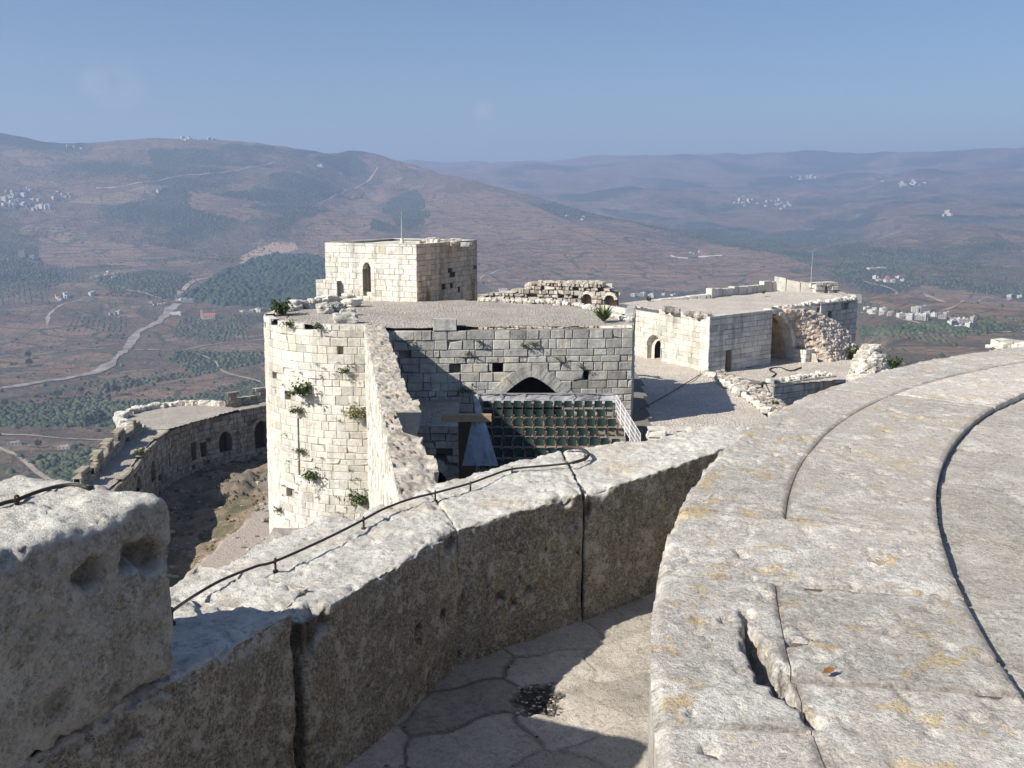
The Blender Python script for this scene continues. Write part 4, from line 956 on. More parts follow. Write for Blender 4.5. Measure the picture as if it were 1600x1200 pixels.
for i_ in range(1500):
    u = rd.uniform(bu1+.2, tu[-1]); lo_ = under(u)+.1; hi_ = float(np.interp(u, tu, tz_))
    if hi_ < lo_: continue
    v = rd.uniform(lo_, hi_); s = rd.uniform(.16, .34)
    bul = bulge(v, u)
    rock(skinm, Pr(u, v, rd.uniform(0, .12)+bul), (s*1.3, s, s*.8), 2000+i_, t=rd.uniform(.7, 1.25))
for i_ in range(220):
    u = rd.uniform(bu1+.2, tu[-1]); v = float(np.interp(u, tu, tz_)); s = rd.uniform(.18, .4); o_ = rd.uniform(-3, 0); rock(skinm, Pr(u, v-.15+.13*o_, o_), (s*1.3, s, s*.7), 3000+i_, t=rd.uniform(.75, 1.2))
for i_ in range(200):
    v = rd.uniform(ZP, tz_[-1]); s = rd.uniform(.2, .42); rock(skinm, Pr(tu[-1]+.05, v, rd.uniform(-3, .1)), (s, s*1.2, s*.8), 3300+i_, t=rd.uniform(.6, 1.1))
core.build('rubble_core', M['joint_pale'], hall)
skinm.build('rubble_face', masonry_mat('pinkish rubble core', (.66, .58, .50), (.5, .45, .40), (.45, .33, .25), .4, .4), hall)
# squared block pier at the arch foot
pa_ = Pr(a0-.15, 0, 1.1); pb_ = Pr(a0+2.0, 0, 1.1); Pp, Lp = plane_P(pa_, pb_)
masonry(Pp, 0, Lp, ZP-.2, ZP+.95, M['white_stone'], 'foot_blocks', hall, 94, ch=.42, bw=(.4, .8), broken=.3, thick=.8, missing=0, top=lambda u: ZP+1.0-(.4 if u > 1.6 else 0))
Pp2, Lp2 = plane_P(Pr(a0-.15, 0, 0), Pr(a0-.15, 0, 1.1)); masonry(Pp2, 0, Lp2, ZP-.2, ZP+.95, M['white_stone'], 'foot_side', hall, 95, ch=.42, missing=0)
# stub tower at the far right end of the hall
E0 = pu_(Pr, HA, HC, 1285, 480); R1_ = np.array(aty(1281, 500, 80.)[:2]); R2_ = np.array(aty(1340, 470, 83.5)[:2])
zr1 = float(atplane(1283, 474, R1_, R2_)[2]); zr2 = float(atplane(1339, 467, R1_, R2_)[2])
Pe, Le = plane_P(R1_, R2_)
masonry(Pe, 0, Le, ZP-3, max(zr1, zr2), M['white_stone'], 'end_wall', hall, 96, ch=.44, bw=(.5, 1.1), missing=.02, thick=.8, top=lambda u: zr1+(zr2-zr1)*u/Le, tintv=.12,
        openings=[rect_op(1.1, 1.7, ZP+2.2, ZP+3.3, .6)])
niche(Pe, .9, 1.9, ZP+2., ZP+3.5, .9, M['dark'], hall)
Pe2, Le2 = plane_P(R2_, R2_+np.array([1.2, 9])); masonry(Pe2, 0, Le2, ZP-6, zr2, M['grey_stone'], 'end_side', hall, 97, ch=.44)
Pe3, Le3 = plane_P(np.array(Pr(tu[-1], 0, -.5))[:2], R1_+np.array([.6, .3]))
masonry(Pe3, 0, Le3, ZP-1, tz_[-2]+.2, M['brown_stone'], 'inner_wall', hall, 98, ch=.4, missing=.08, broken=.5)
# roof plate
ztf = zc-.12
def rz_(px, py, Y): return tuple(aty(px, py, Y))
rf = [(HA[0]+.2, HA[1]+.3, ztf), tuple(np.array(Pr(bu1, ztf, -.3))), rz_(1283, 477, 81.5), rz_(1336, 467, 84.5), rz_(1322, 462, 90), rz_(1272, 458, 90), rz_(1205, 447, 92), rz_(1112, 459, 85.), rz_(1005, 473, 83), rz_(962, 480, 80.5)]
disc_plate('paved_roof', rf, M['cobble'], hall, .3, .05, 24)
# raised ledges and merlons along the back
def ledge(p, q, Y0, Y1, hgt, name, seed, bw=(.6, 1.2), mat='white_stone', top=None):
    A_ = aty(*p, Y0); B__ = aty(*q, Y1); P0, L0 = plane_P(A_, B__); zl = lambda u: float(A_[2]+(B__[2]-A_[2])*u/L0)
    f = MB(); rd = random.Random(seed); u = 0
    while u < L0:
        w_ = rd.uniform(*bw); u1 = min(L0, u+w_); h = hgt*rd.uniform(.8, 1.1)
        if not (top and not top(u/L0)):
            f.faces([P0(x, z, o) for o in (.02+rd.uniform(0, .05), -.55) for x, z in ((u+.03, zl(u)-.4), (u1-.02, zl(u1)-.4), (u1-.05, zl(u1)+h), (u+.04, zl(u)+h))], [(0, 1, 2, 3), (3, 2, 6, 7), (0, 3, 7, 4), (1, 2, 6, 5), (4, 5, 6, 7)], rd.uniform(.85, 1.12))
        u = u1
    return f.build(name, M[mat], hall)
ledge((1111, 459), (1193, 452), 85, 90.5, .42, 'back_ledge', 1)
ledge((1193, 450), (1212, 449), 90.5, 91.5, .55, 'merlon', 2, (.9, 1.2))
ledge((1210, 446), (1275, 457), 91.5, 91, .85, 'merlon', 3, (.9, 1.5))
ledge((1000, 474), (1110, 462), 82.5, 85, .14, 'back_ledge', 4, (.3, .9))
hutA, hutB = aty(1274, 463, 89.5), aty(1308, 465, 90.5); Phut, Lhut = plane_P(hutA, hutB)
masonry(Phut, 0, Lhut, float(hutA[2])-.2, float(hutA[2])+1.2, M['white_stone'], 'roof_hut', hall, 99, ch=.38, bw=(.4, .8), broken=.5, missing=.1, thick=1.2, prot=.08, openings=[rect_op(1.0, 1.35, float(hutA[2])+.1, float(hutA[2])+.8, .5)])
Ph2, Lh2 = plane_P(np.array(hutA)+(0, 1.2, 0), hutA); masonry(Ph2, 0, Lh2, float(hutA[2])-.2, float(hutA[2])+1.1, M['white_stone'], 'roof_hut', hall, 100, ch=.38, broken=.4)
ledge((1308, 465), (1338, 467), 90, 87, .35, 'back_ledge', 5)
k = MB(); rubble(k, [tuple(aty(1212, 483, 77)), tuple(aty(1270, 475, 80)), tuple(aty(1338, 467, 83.6))], 80, .26, 17, .2, tv=.3); tag(k.build('edge_stones', M['white_stone'], hall), kind='stuff')
k = MB(); rubble(k, [(HA[0]-.1, HA[1]+.35, ztf), tuple((HA+(HB-HA)*.35))+(ztf+.1,)], 34, .34, 18, .15, tv=.3); tag(k.build('edge_stones', M['white_stone'], hall), kind='stuff'); tag(k.build('edge_stones', M['white_stone'], hall), kind='stuff')
settle(hall)
pb = aty(1267, 444, 91); flagpole((pb[0], pb[1], pb[2]-.3), float(aty(1268, 390, 91)[2]-pb[2]), 'tall thin white pole behind the roof merlons of the long hall')
# ruined pier
rp_ = thing('ruined_pier', 'lumpy free-standing stump of rubble masonry right of the broken vault', 'ruin', tuple(atz(1357, 590, ZP)))
b0 = atz(1357, 594, ZP); hp = float(aty(1357, 536, b0[1])[2])-ZP; rd = random.Random(5); k = MB()
wpx = (aty(1384, 580, b0[1])-aty(1334, 580, b0[1]))[0]/2
m = MB(); m.tube([b0, b0+np.array([0, 0, hp*.45]), b0+np.array([-.1, 0, hp*.95])], [wpx*.85, wpx*.65, wpx*.2], 9); m.build('core', M['joint'], rp_)
for i_ in range(330):
    v = rd.random(); a = rd.uniform(0, 6.28); rr = wpx*(.95-.3*v-.5*max(0, v-.55)*1.4); s = rd.uniform(.2, .5)*(1.2-.4*v)
    rock(k, b0+np.array([rr*math.cos(a)*rd.uniform(.85, 1), rr*math.sin(a)*.9, hp*v*.97-.1]), (s*1.3, s, s*.7), 5000+i_, t=rd.uniform(.7, 1.2))
k.build('rubble', M['white_stone'], rp_); settle(rp_)
# parapet far right, beyond the ring
fr = thing('far_parapet', 'broken pale parapet stones beyond the platform edge at the right', 'wall', tuple(aty(1570, 545, 40)))
fa, fb = aty(1546, 543, 40), aty(1640, 545, 38); Pf_, Lf_ = plane_P(fa, fb); masonry(Pf_, 0, Lf_, float(fa[2])-3, float(fa[2])+.35, M['white_stone'], 'wall_face', fr, 101, ch=.28, bw=(.3, .9), broken=.4, thick=.8, missing=.05)
k = MB(); rubble(k, [fa, fb], 40, .25, 21, .2); k.build('loose_stones', M['white_stone'], fr); settle(fr)

# ------------------------------------------------------------------ outer curtain wall and bastion on the left
ZC = -22.0
cpx_ = [(-40, 860), (60, 800), (150, 745), (197, 712), (230, 686), (262, 664), (300, 652), (345, 645), (385, 636), (425, 626), (470, 622), (520, 618)]
def crv(px): return atz(px[0], px[1], ZC)
Cw = [crv(p)[:2] for p in [(-20, 905), (60, 850), (150, 785), (200, 742), (222, 712), (240, 690), (268, 670), (310, 655), (360, 645), (425, 633), (520, 620)]]
Cw = np.array(Cw)
Lc = np.r_[0, np.cumsum(np.hypot(*np.diff(Cw, axis=0).T))]
def Pc(u, v, o):
    x = np.interp(u, Lc, Cw[:, 0]); y = np.interp(u, Lc, Cw[:, 1]); x2 = np.interp(u+.6, Lc, Cw[:, 0]); y2 = np.interp(u+.6, Lc, Cw[:, 1]); x1 = np.interp(u-.6, Lc, Cw[:, 0]); y1 = np.interp(u-.6, Lc, Cw[:, 1])
    d = np.array([x2-x1, y2-y1]); d /= np.linalg.norm(d); return (float(x+d[1]*o), float(y-d[0]*o), v)
def cu_(px, py):
    """find the place on the curved inner face seen at a pixel"""
    d = pray(px, py); best = None
    for u in np.linspace(0, Lc[-1], 800):
        x, y, _ = Pc(u, 0, 0); e = abs(x/y-d[0]/d[1])
        if best is None or e < best[0]: best = (e, u, y*d[2]/d[1])
    return best[1], best[2]
cur = thing('curtain_wall', 'long curved outer ward wall of dull stone with dark arches and doorways', 'wall', (Cw[4][0], Cw[4][1], -28))
arch_list = [(353, 702, 674, 10), (410, 695, 657, 11), (217, 768, 741, 5), (240, 750, 717, 4)]
doors = [(263, 734, 710, 4), (304, 720, 692, 3.5), (319, 711, 689, 3.2)]
ops = []; nich = []
for (px, y0, y1, hw_) in arch_list:
    u0, v0 = cu_(px, y0); _, v1 = cu_(px, y1); ua_, _ = cu_(px-hw_, y0); ub_, _ = cu_(px+hw_, y0); hw2 = max(.5, abs(ub_-ua_)/2); hw2 = min(hw2, 1.4)
    ops.append(arch_op(u0, v0, v1-hw2*1.1, hw2, hw2*1.1, 1.0)); nich.append((u0-hw2-.3, u0+hw2+.3, v0-.3, v1+.3)); voussoirs(Pc, u0, v1-hw2*1.1, hw2, hw2*1.1, .35, 'arch_stones', M['ward_stone'], cur, 5, .6, int(px), .04)
for (px, y0, y1, hw_) in doors:
    u0, v0 = cu_(px, y0); _, v1 = cu_(px, y1); ua_, _ = cu_(px-hw_, y0); ub_, _ = cu_(px+hw_, y0); hw2 = min(.8, max(.35, abs(ub_-ua_)/2))
    ops.append(rect_op(u0-hw2, u0+hw2, v0, v1, .9)); nich.append((u0-hw2-.2, u0+hw2+.2, v0-.3, v1+.3))
ctop = lambda u: ZC+.0+.15*math.sin(u*.9)
masonry(Pc, 0, Lc[-1], -29, ZC+.1, M['ward_stone'], 'inner_face', cur, 111, ch=.46, bw=(.4, 1.0), gap=.03, prot=.06, missing=.05, openings=ops, broken=.25, tintv=.22, top=ctop, thick=.6)
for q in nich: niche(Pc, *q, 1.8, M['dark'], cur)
# wall walk, outer parapet and outer face
def strip(us, v, o0, o1, name, mat, n_=6):
    V = np.array([[Pc(u, v+.04*math.sin(u*3+k*1.3), o0+(o1-o0)*k/(n_-1)) for k in range(n_)] for u in us]).reshape(-1, 3)
    return npmesh(name, V, gridfaces(len(us), n_, flip=True), mat, cur)
strip(np.arange(0, Lc[-1], .5), ZC-.05, -.3, -2.5, 'wall_walk', M['cobble_grey'])
def Pout(u, v, o): return Pc(u, v, -3.1-o)
def Pin2(u, v, o): return Pc(u, v, -2.4+o)
bcx = atz(172, 664, ZC)[:2]+np.array([6.0, 3.2])
def pt_(u):
    q = Pin2(u, 0, 0)
    if math.hypot(q[0]-bcx[0], q[1]-bcx[1]) < 6.0: return ZC-1
    return ZC+.95+(.55 if int(u/2.1) % 2 else 0)-(.4 if int(u/7.3) % 3 == 2 else 0)
masonry(Pin2, 0, Lc[-1], ZC-.1, ZC+1.55, M['ward_stone'], 'parapet', cur, 112, ch=.45, bw=(.5, 1.1), top=pt_, broken=.35, thick=.7, missing=.03, prot=.05)
masonry(Pout, 0, Lc[-1], -34, ZC+.7, M['ward_stone'], 'outer_face', cur, 113, ch=.9, bw=(1.2, 1.8), missing=0, top=lambda u: pt_(u)-.3)
settle(cur)
bas = thing('bastion', 'round pale bastion with a flat paved top bulging from the outer ward wall', 'bastion', tuple(atz(225, 665, ZC)))
bc = atz(243, 668, ZC-.0)[:2]+np.array([-1.2, 3.0]); br = 6.2
cL = atz(172, 664, ZC)[:2]; bc = np.array([cL[0]+br*.97, cL[1]+3.2]); cpB = [tuple(p) for p in Cw]+[(0, 118), (0, 30), (-60, 30)]
bt = [(bc[0]+(br)*math.sin(t), bc[1]-(br)*math.cos(t), ZC+.14) for t in np.linspace(0, 2*math.pi, 40)[:-1]]
def clip_poly(bt):
    t_ = [b for b in bt if not inpoly(np.array([b[0]]), np.array([b[1]]), cpB)[0]]; return t_
def out_ang():
    aa = [t for t in np.linspace(-math.pi, math.pi, 361) if not inpoly(np.array([bc[0]+br*math.sin(t)]), np.array([bc[1]-br*math.cos(t)]), cpB)[0]]; return aa
oa_ = out_ang(); oa_ = [t if t < 1.2 else t-2*math.pi for t in oa_]; a_lo, a_hi = min(oa_), max(oa_)
bt = [(bc[0]+br*math.sin(t), bc[1]-br*math.cos(t), ZC+.14) for t in np.linspace(a_lo, a_hi, 40)]
disc_plate('paved_top', bt, M['cobble_grey'], bas, .3, .04, 31)
Pb2 = cyl_P(bc[0], bc[1], br, .03, ZC)
masonry(Pb2, br*a_lo, br*a_hi, -40, ZC+.12, M['white_stone'], 'round_wall', bas, 121, ch=.5, bw=(.6, 1.1), missing=.01, tintv=.1)
k = MB()
for t in np.linspace(-3.6, -.4, 40):
    if R.random() < .9 and not inpoly(np.array([bc[0]+(br-.3)*math.sin(t)]), np.array([bc[1]-(br-.3)*math.cos(t)]), cpB)[0]: s = R.uniform(.45, .8); rock(k, (bc[0]+(br-.3)*math.sin(t), bc[1]-(br-.3)*math.cos(t), ZC+.3), (s*1.3, s*.8, R.uniform(.4, .75)), int(7000+t*50), t=R.uniform(.8, 1.1))
k.build('rim_stones', M['white_stone'], bas)
settle(bas)
# bailey ground between tower and curtain wall
def bailey_z(x, y):
    u = np.array([[np.hypot(a-Cw[:, 0], b-Cw[:, 1]).min() for a, b in zip(xx, yy)] for xx, yy in zip(x, y)])
    return -27.2+1.6*sm((u-4)/14)+.5*fbm(x/3, y/3, x*0, 4, 3)*sm(u/5+.2)-0*u
bx, by = np.meshgrid(np.linspace(-48, -2, 190), np.linspace(36, 112, 300), indexing='ij')
bz = bailey_z(bx, by)
rockm = np.exp(-(((bx-atz(395, 745, -26)[0])/4.5)**2+((by-atz(395, 745, -26)[1])/4)**2)); bz += rockm*(.5+.55*fbm(bx/1.6, by/1.6, bx*0, 5, 6, 2.1, .6))
pa0 = atz(330, 890, -26.3); pa1 = atz(430, 800, -26.3); pa2 = atz(470, 760, -26.3)
def segd(x, y, a, b):
    d = b-a; t = np.clip(((x-a[0])*d[0]+(y-a[1])*d[1])/(d@d), 0, 1); return np.hypot(x-a[0]-t*d[0], y-a[1]-t*d[1])
pd = np.minimum(segd(bx, by, pa0[:2], pa1[:2]), segd(bx, by, pa1[:2], pa2[:2])); pm = sm((2.1+.3*fbm(bx/1.5, by/1.5, bx*0, 3, 2)-pd)/.5)
bz = bz*(1-pm)+(-26.35)*pm
inside = np.ones(bx.shape, bool); cp = [tuple(p) for p in Cw]+[(0, 118), (0, 30), (-60, 30)]
mask = inpoly(bx, by, cp)
n = NT('dry brush', .9); c = n.mix(n.noise(.8, 4), (.06, .055, .03), (.16, .13, .085)); M['brush'] = n.out(n.mix(1., c, n.mapr(n.attr('tint'), 0, 2, 0, 2), 'MULTIPLY'))
n = NT('trodden bailey earth', .95)
nb_ = n.noise(1.2, 7, .65); nf = n.noise(6, 6, .7); c = n.mix(n.mapr(nb_, .38, .62), (.23, .17, .12), (.34, .265, .185)); c = n.mix(n.mapr(n.noise(.35, 5, .6), .48, .6), c, (.13, .125, .075)); c = n.mix(n.mapr(nf, .56, .68), c, (.1, .09, .06))
c = n.mix(n.attr('rock'), c, n.mix(nf, (.10, .09, .07), (.26, .235, .2))); c = n.mix(n.attr('pathm'), c, n.mix(n.noise(2.5, 5), (.50, .43, .37), (.40, .34, .29)))
M['bailey'] = n.out(c, n.bump(n.math('ADD', nb_, nf), .18, .9))
F = gridfaces(190, 300, flip=True); ok = mask.ravel(); F = F[ok[F].all(1)]
tag(npmesh('bailey_ground', np.stack([bx, by, bz], -1).reshape(-1, 3), F, M['bailey'], attrs={'pathm': pm.ravel(), 'rock': np.clip(rockm*1.3-.2, 0, 1).ravel()}), kind='structure')
rs = np.random.RandomState(6); q = np.c_[rs.uniform(-42, -6, 4200), rs.uniform(45, 112, 4200)]
okk = inpoly(q[:, 0], q[:, 1], cp) & (np.minimum(segd(q[:, 0], q[:, 1], pa0[:2], pa1[:2]), segd(q[:, 0], q[:, 1], pa1[:2], pa2[:2])) > 2.2) & (fbm(q[:, 0]/3, q[:, 1]/3, q[:, 0]*0, 3, 91) > -.05)
q = q[okk]; qz = bailey_z(q[:, 0][None], q[:, 1][None])[0]; rr_ = np.exp(-(((q[:, 0]-atz(395, 745, -26)[0])/4.5)**2+((q[:, 1]-atz(395, 745, -26)[1])/4)**2))
scatter_blobs('dry_brush', 'low dark dry brush and thistles over the bailey ground', 'brush', np.c_[q, qz+rr_*.5-.03], .15, M['brush'], 12)
k = MB(); rd = random.Random(8)
for i_ in range(260):
    px, py = rd.uniform(255, 430), rd.uniform(690, 880); p = atz(px, py, -26.3); s = rd.choice((.08, .08, .1, .12, .16, .2, .34)); 
    if inpoly(np.array([p[0]]), np.array([p[1]]), cp)[0]: rock(k, (p[0], p[1], float(bailey_z(np.array([[p[0]]]), np.array([[p[1]]]))[0, 0])), (s*1.3, s, s*.7), 8000+i_, t=rd.uniform(.6, 1.3))
tag(k.build('loose_stones', M['ward_stone']), 'small pale stones littering the brown ground of the bailey', 'stones', kind='stuff')
# ------------------------------------------------------------------ foreground: platform ring, parapet blocks, walkway
HR, HF = -.90, -1.90
OC, OR_ = np.array([6.783, 1.202])*.9, 6.532*.9
GC, GR = np.array([7.094, .897])*.9, 6.125*.9
MC, MR = np.array([6.15, 1.531])*.9, 5.490*.9
def on_circle(C, Rr, org, phi):
    """point on the circle reached from org at bearing phi (phi measured from -x towards +y)"""
    d = np.stack([-np.cos(phi), np.sin(phi)], -1); oc = org-C; b = (d*oc).sum(-1); c = (oc*oc).sum(-1)-Rr*Rr
    return org+d*(-b+np.sqrt(np.maximum(b*b-c, 0)))[..., None]
ORG = (OC+GC)/2
def ring_xy(phi, t):
    o = on_circle(OC, OR_, ORG, phi); g = on_circle(GC, GR, ORG, phi); return o*(1-t)[..., None]+g*t[..., None]
def ring_inv(px, py):
    p = atz(px, py, HR)[:2]-ORG; phi = math.atan2(p[1], -p[0]); r = math.hypot(*p)
    o = np.linalg.norm(on_circle(OC, OR_, ORG, np.array(phi))-ORG); g = np.linalg.norm(on_circle(GC, GR, ORG, np.array(phi))-ORG); return phi, (o-r)/(o-g)
def mid_t(phi):
    # where the long middle joint crosses
    d = np.stack([-np.cos(phi), np.sin(phi)], -1); oc = ORG-MC; b = (d*oc).sum(-1); c = (oc*oc).sum(-1)-MR*MR; r = -b+np.sqrt(np.maximum(b*b-c, 0))
    o = np.linalg.norm(on_circle(OC, OR_, ORG, phi)-ORG, axis=-1); g = np.linalg.norm(on_circle(GC, GR, ORG, phi)-ORG, axis=-1); return (o-r)/(o-g)
def foreground_mat(name, base, light, grey, ochre, ochre_amt, pits=1., streak=True, top_white=True, brown=(.30, .21, .12)):
    n = NT(name, .9)
    v1 = n.vec((1, 1, 1)); big = n.noise(1.6, 5, .6); md = n.noise(7, 8, .68); fn = n.noise(38, 8, .75); ff = n.noise(140, 4, .7)
    c = n.mix(n.mapr(md, .36, .62), base, grey)
    c = n.mix(n.mapr(n.math('ADD', n.math('MULTIPLY', md, .5), n.math('MULTIPLY', n.noise(3.3, 6, .7), .6)), .56, .66), c, light)
    c = n.mix(n.math('MULTIPLY', n.mapr(n.noise(9.5, 4, .5, vec=n.vec((1, 1, 1), (0, 0, .7))), .60, .635), ochre_amt), c, ochre)
    c = n.mix(n.math('MULTIPLY', n.mapr(n.noise(2.1, 6, .6), .55, .66), .6), c, brown) if brown else c
    c = n.mix(n.mapr(fn, .545, .585, 0, .5), c, tuple(q*.58 for q in grey)); c = n.mix(n.mapr(n.noise(62, 6, .75, vec=n.vec((1, 1, 1), (0, .4, 1.9))), .57, .60, 0, .55), c, light)
    c = n.mix(n.mapr(ff, .60, .64, 0, .6*pits), c, tuple(q*.35 for q in grey))
    c = n.mix(n.math('MULTIPLY', n.mapr(n.voro(26, 'F1'), .0, .2, .8*pits, 0), n.mapr(fn, .45, .55)), c, (.1, .085, .07))
    c = n.mix(n.attr('seam'), c, (.17, .14, .11))
    ck = n.voro(1.7, 'DISTANCE_TO_EDGE', n.vec((1, 1, .3))); wv = n.noise(5, 6, .7); ck = n.math('ADD', ck, n.mapr(wv, .3, .7, -.05, .05)); c = n.mix(n.math('MULTIPLY', n.mapr(n.math('ABSOLUTE', ck), .0, .006, .7, 0), n.mapr(n.noise(1.1, 3), .5, .56)), c, tuple(q*.35 for q in grey))
    # crisp lichen blotches
    bl = n.noise(11, 6, .62, vec=n.vec((1, 1, 1), (0, 0, 1.1)), dist=.6)
    c = n.mix(n.mapr(bl, .58, .60, 0, .85*ochre_amt+.15), c, light); bl2 = n.noise(8, 7, .6, vec=n.vec((1, 1, 1), (0, 0, 2.3)), dist=.4)
    c = n.mix(n.mapr(bl2, .625, .65, 0, .9*ochre_amt), c, ochre); bl3 = n.noise(17, 6, .7, vec=n.vec((1, 1, 1), (0, 0, .3)))
    c = n.mix(n.mapr(bl3, .58, .62, 0, .6), c, tuple(q*.62 for q in grey))
    c = n.mix(n.mapr(n.noise(320, 3, .8), .56, .64, 0, .35), c, (.75, .72, .66) if top_white else grey)
    sp = n.noise(95, 5, .85, vec=n.vec((1, 1, 1), (0, .2, .9))); c = n.mix(n.mapr(sp, .535, .565, 0, .55*pits), c, tuple(q*.42 for q in grey)); c = n.mix(n.mapr(sp, .445, .42, 0, .5*pits), c, light)
    sq = n.noise(30, 7, .8, vec=n.vec((1, 1, 1), (.5, 0, .2))); c = n.mix(n.mapr(sq, .56, .59, 0, .5*pits), c, tuple(q*.5 for q in grey)); c = n.mix(n.mapr(n.noise(14, 8, .7, vec=n.vec((1, 1, 1), (0, 0, 3))), .56, .59, 0, .45*pits), c, light)
    h = n.math('ADD', n.math('ADD', n.math('MULTIPLY', md, .45), n.math('MULTIPLY', fn, .75)), n.math('ADD', n.math('MULTIPLY', ff, .4), n.math('MULTIPLY', bl3, .35)))
    return n, c, n.bump(h, .014, 1.)
n, c, b = foreground_mat('grey lichened coping stone', (.62, .56, .485), (.80, .765, .69), (.48, .445, .40), (.60, .44, .20), .75, .8, brown=None)
ph_n = n.noise(.9, 4); c = n.mix(n.mapr(ph_n, .4, .62, 0, .4), c, (.68, .60, .51))
c = n.mix(1., c, n.mapr(n.attr('hue'), 0, 1, .84, 1.12), 'MULTIPLY')
M['ring'] = n.out(c, b)
n, c, b = foreground_mat('worn inner paving stone', (.58, .525, .45), (.73, .69, .61), (.46, .42, .365), (.5, .4, .24), .2, .7, brown=None)
c = n.mix(1., c, n.mapr(n.attr('hue'), 0, 1, .8, 1.08), 'MULTIPLY'); M['paving'] = n.out(c, b)
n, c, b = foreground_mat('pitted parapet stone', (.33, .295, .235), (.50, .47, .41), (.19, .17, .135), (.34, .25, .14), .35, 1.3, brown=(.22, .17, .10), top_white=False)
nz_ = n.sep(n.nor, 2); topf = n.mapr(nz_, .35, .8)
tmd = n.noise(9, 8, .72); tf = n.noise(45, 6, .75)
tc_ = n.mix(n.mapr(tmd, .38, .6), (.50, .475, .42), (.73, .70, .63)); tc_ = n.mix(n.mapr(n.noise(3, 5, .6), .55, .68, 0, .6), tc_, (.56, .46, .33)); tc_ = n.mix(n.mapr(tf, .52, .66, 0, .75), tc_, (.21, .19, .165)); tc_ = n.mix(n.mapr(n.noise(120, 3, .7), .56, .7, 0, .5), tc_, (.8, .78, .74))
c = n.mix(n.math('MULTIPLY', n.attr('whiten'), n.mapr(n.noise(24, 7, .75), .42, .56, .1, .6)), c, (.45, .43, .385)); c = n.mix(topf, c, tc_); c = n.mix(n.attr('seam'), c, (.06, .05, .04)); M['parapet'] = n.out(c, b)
n, c, b = foreground_mat('dusty walkway flagstone', (.60, .54, .46), (.68, .62, .53), (.50, .45, .38), (.4, .3, .2), .1, .6, brown=None)
c = n.mix(1., c, n.mapr(n.attr('hue'), 0, 1, .72, 1.1), 'MULTIPLY'); c = n.mix(n.attr('dirt'), c, n.mix(n.noise(60, 4, .7), (.05, .042, .034), (.16, .14, .12))); M['walk'] = n.out(c, b)

plat = thing('tower_platform', 'raised round platform of pale lichened coping stones around worn paving', 'platform', (ORG[0], ORG[1], HF))
# ring stones in (phi, t); joints read off the photograph
J = {}
def phi_of(px, py): return ring_inv(px, py)[0]
jl = {}
pA = phi_of(1440, 1150)-.26
# whole-width radial joints
joints = [-.75, -.45, pA, phi_of(1030, 1133), phi_of(1260, 1068), phi_of(1250, 918), phi_of(1250, 812)]
ringphis = sorted(joints)
b0_ = phi_of(1250, 812)
stones = []
outer = [-1.2, -.8, phi_of(1012, 1190)-.28, phi_of(1020, 1128), phi_of(1040, 897), phi_of(1078, 796), phi_of(1407, 612)-.02, phi_of(1407, 612)+.34, phi_of(1407, 612)+.75, phi_of(1407, 612)+1.2, phi_of(1407, 612)+1.7, phi_of(1407, 612)+2.2]
inner = [-1.2, -.7, phi_of(1440, 1072)-.33, phi_of(1420, 1072), phi_of(1400, 922), phi_of(1380, 824), phi_of(1540, 632), phi_of(1560, 580)+.1, phi_of(1560, 580)+.5, phi_of(1560, 580)+1.0, phi_of(1560, 580)+1.5, phi_of(1560, 580)+2.0]
outer = sorted(outer); inner = sorted(inner); b1_ = phi_of(1078, 796)
bA, bB = (phi_of(1078, 796)+phi_of(1380, 824))/2, (phi_of(1040, 897)+phi_of(1400, 922))/2      # the one full-width stone
outer = [bB if abs(q-phi_of(1040, 897)) < 1e-6 else bA if abs(q-phi_of(1078, 796)) < 1e-6 else q for q in outer]
inner = [bB if abs(q-phi_of(1400, 922)) < 1e-6 else bA if abs(q-phi_of(1380, 824)) < 1e-6 else q for q in inner]
b1_ = bA
for k_ in range(len(outer)-1): stones.append((outer[k_], outer[k_+1], 2 if outer[k_] == bB else 0))
for k_ in range(len(inner)-1):
    if inner[k_] != bB: stones.append((inner[k_], inner[k_+1], 1))
def tsplit(phi):
    a = np.clip(mid_t(phi), .28, .75); lowv = .40+.0*phi
    return np.where(phi > b1_-.01, a, lowv)
cut_px = [(1165, 958), (1168, 990), (1180, 1005), (1192, 1040), (1205, 1062), (1225, 1078), (1250, 1105), (1275, 1130)]
cut = np.array([atz(x, y, HR)[:2] for x, y in cut_px]); cutw = [.012, .015, .024, .026, .022, .018, .012, .007]
holes = [(1135, 966, .014, .03), (1160, 868, .02, .012), (1290, 852, .03, .008), (1245, 1000, .02, .03), (1215, 1050, .03, .025), (1150, 880, .012, .012), (1080, 1115, .012, .014), (1110, 1175, .02, .02), (1230, 1045, .022, .03)]
def relief_top(x, y):
    z = .0022*fbm(x/.12, y/.12, x*0, 5, 3)+.0022*fbm(x/.02, y/.02, x*0, 3, 13)+.004*fbm(x/.6, y/.6, x*0, 2, 23)
    z -= .007*sm((fbm(x/.045, y/.06, x*0, 4, 43)-.62)/.12)
    for i_ in range(len(cut)-1):
        d = segd(x, y, cut[i_], cut[i_+1])+.010*fbm(x/.03, y/.03, x*0, 3, 8); w_ = (cutw[i_]+cutw[i_+1])/2*1.0
        z = np.minimum(z, -.001-.075*sm((w_*1.15-d)/.016))
    for (px, py, r_, dp) in holes:
        p = atz(px, py, HR)[:2]; d = np.hypot(x-p[0], y-p[1])+.008*fbm(x/.02, y/.02, x*0, 2, 9); z = z-dp*sm((r_*1.1-d)/(r_*.5))
    return z
hue_r = random.Random(2)
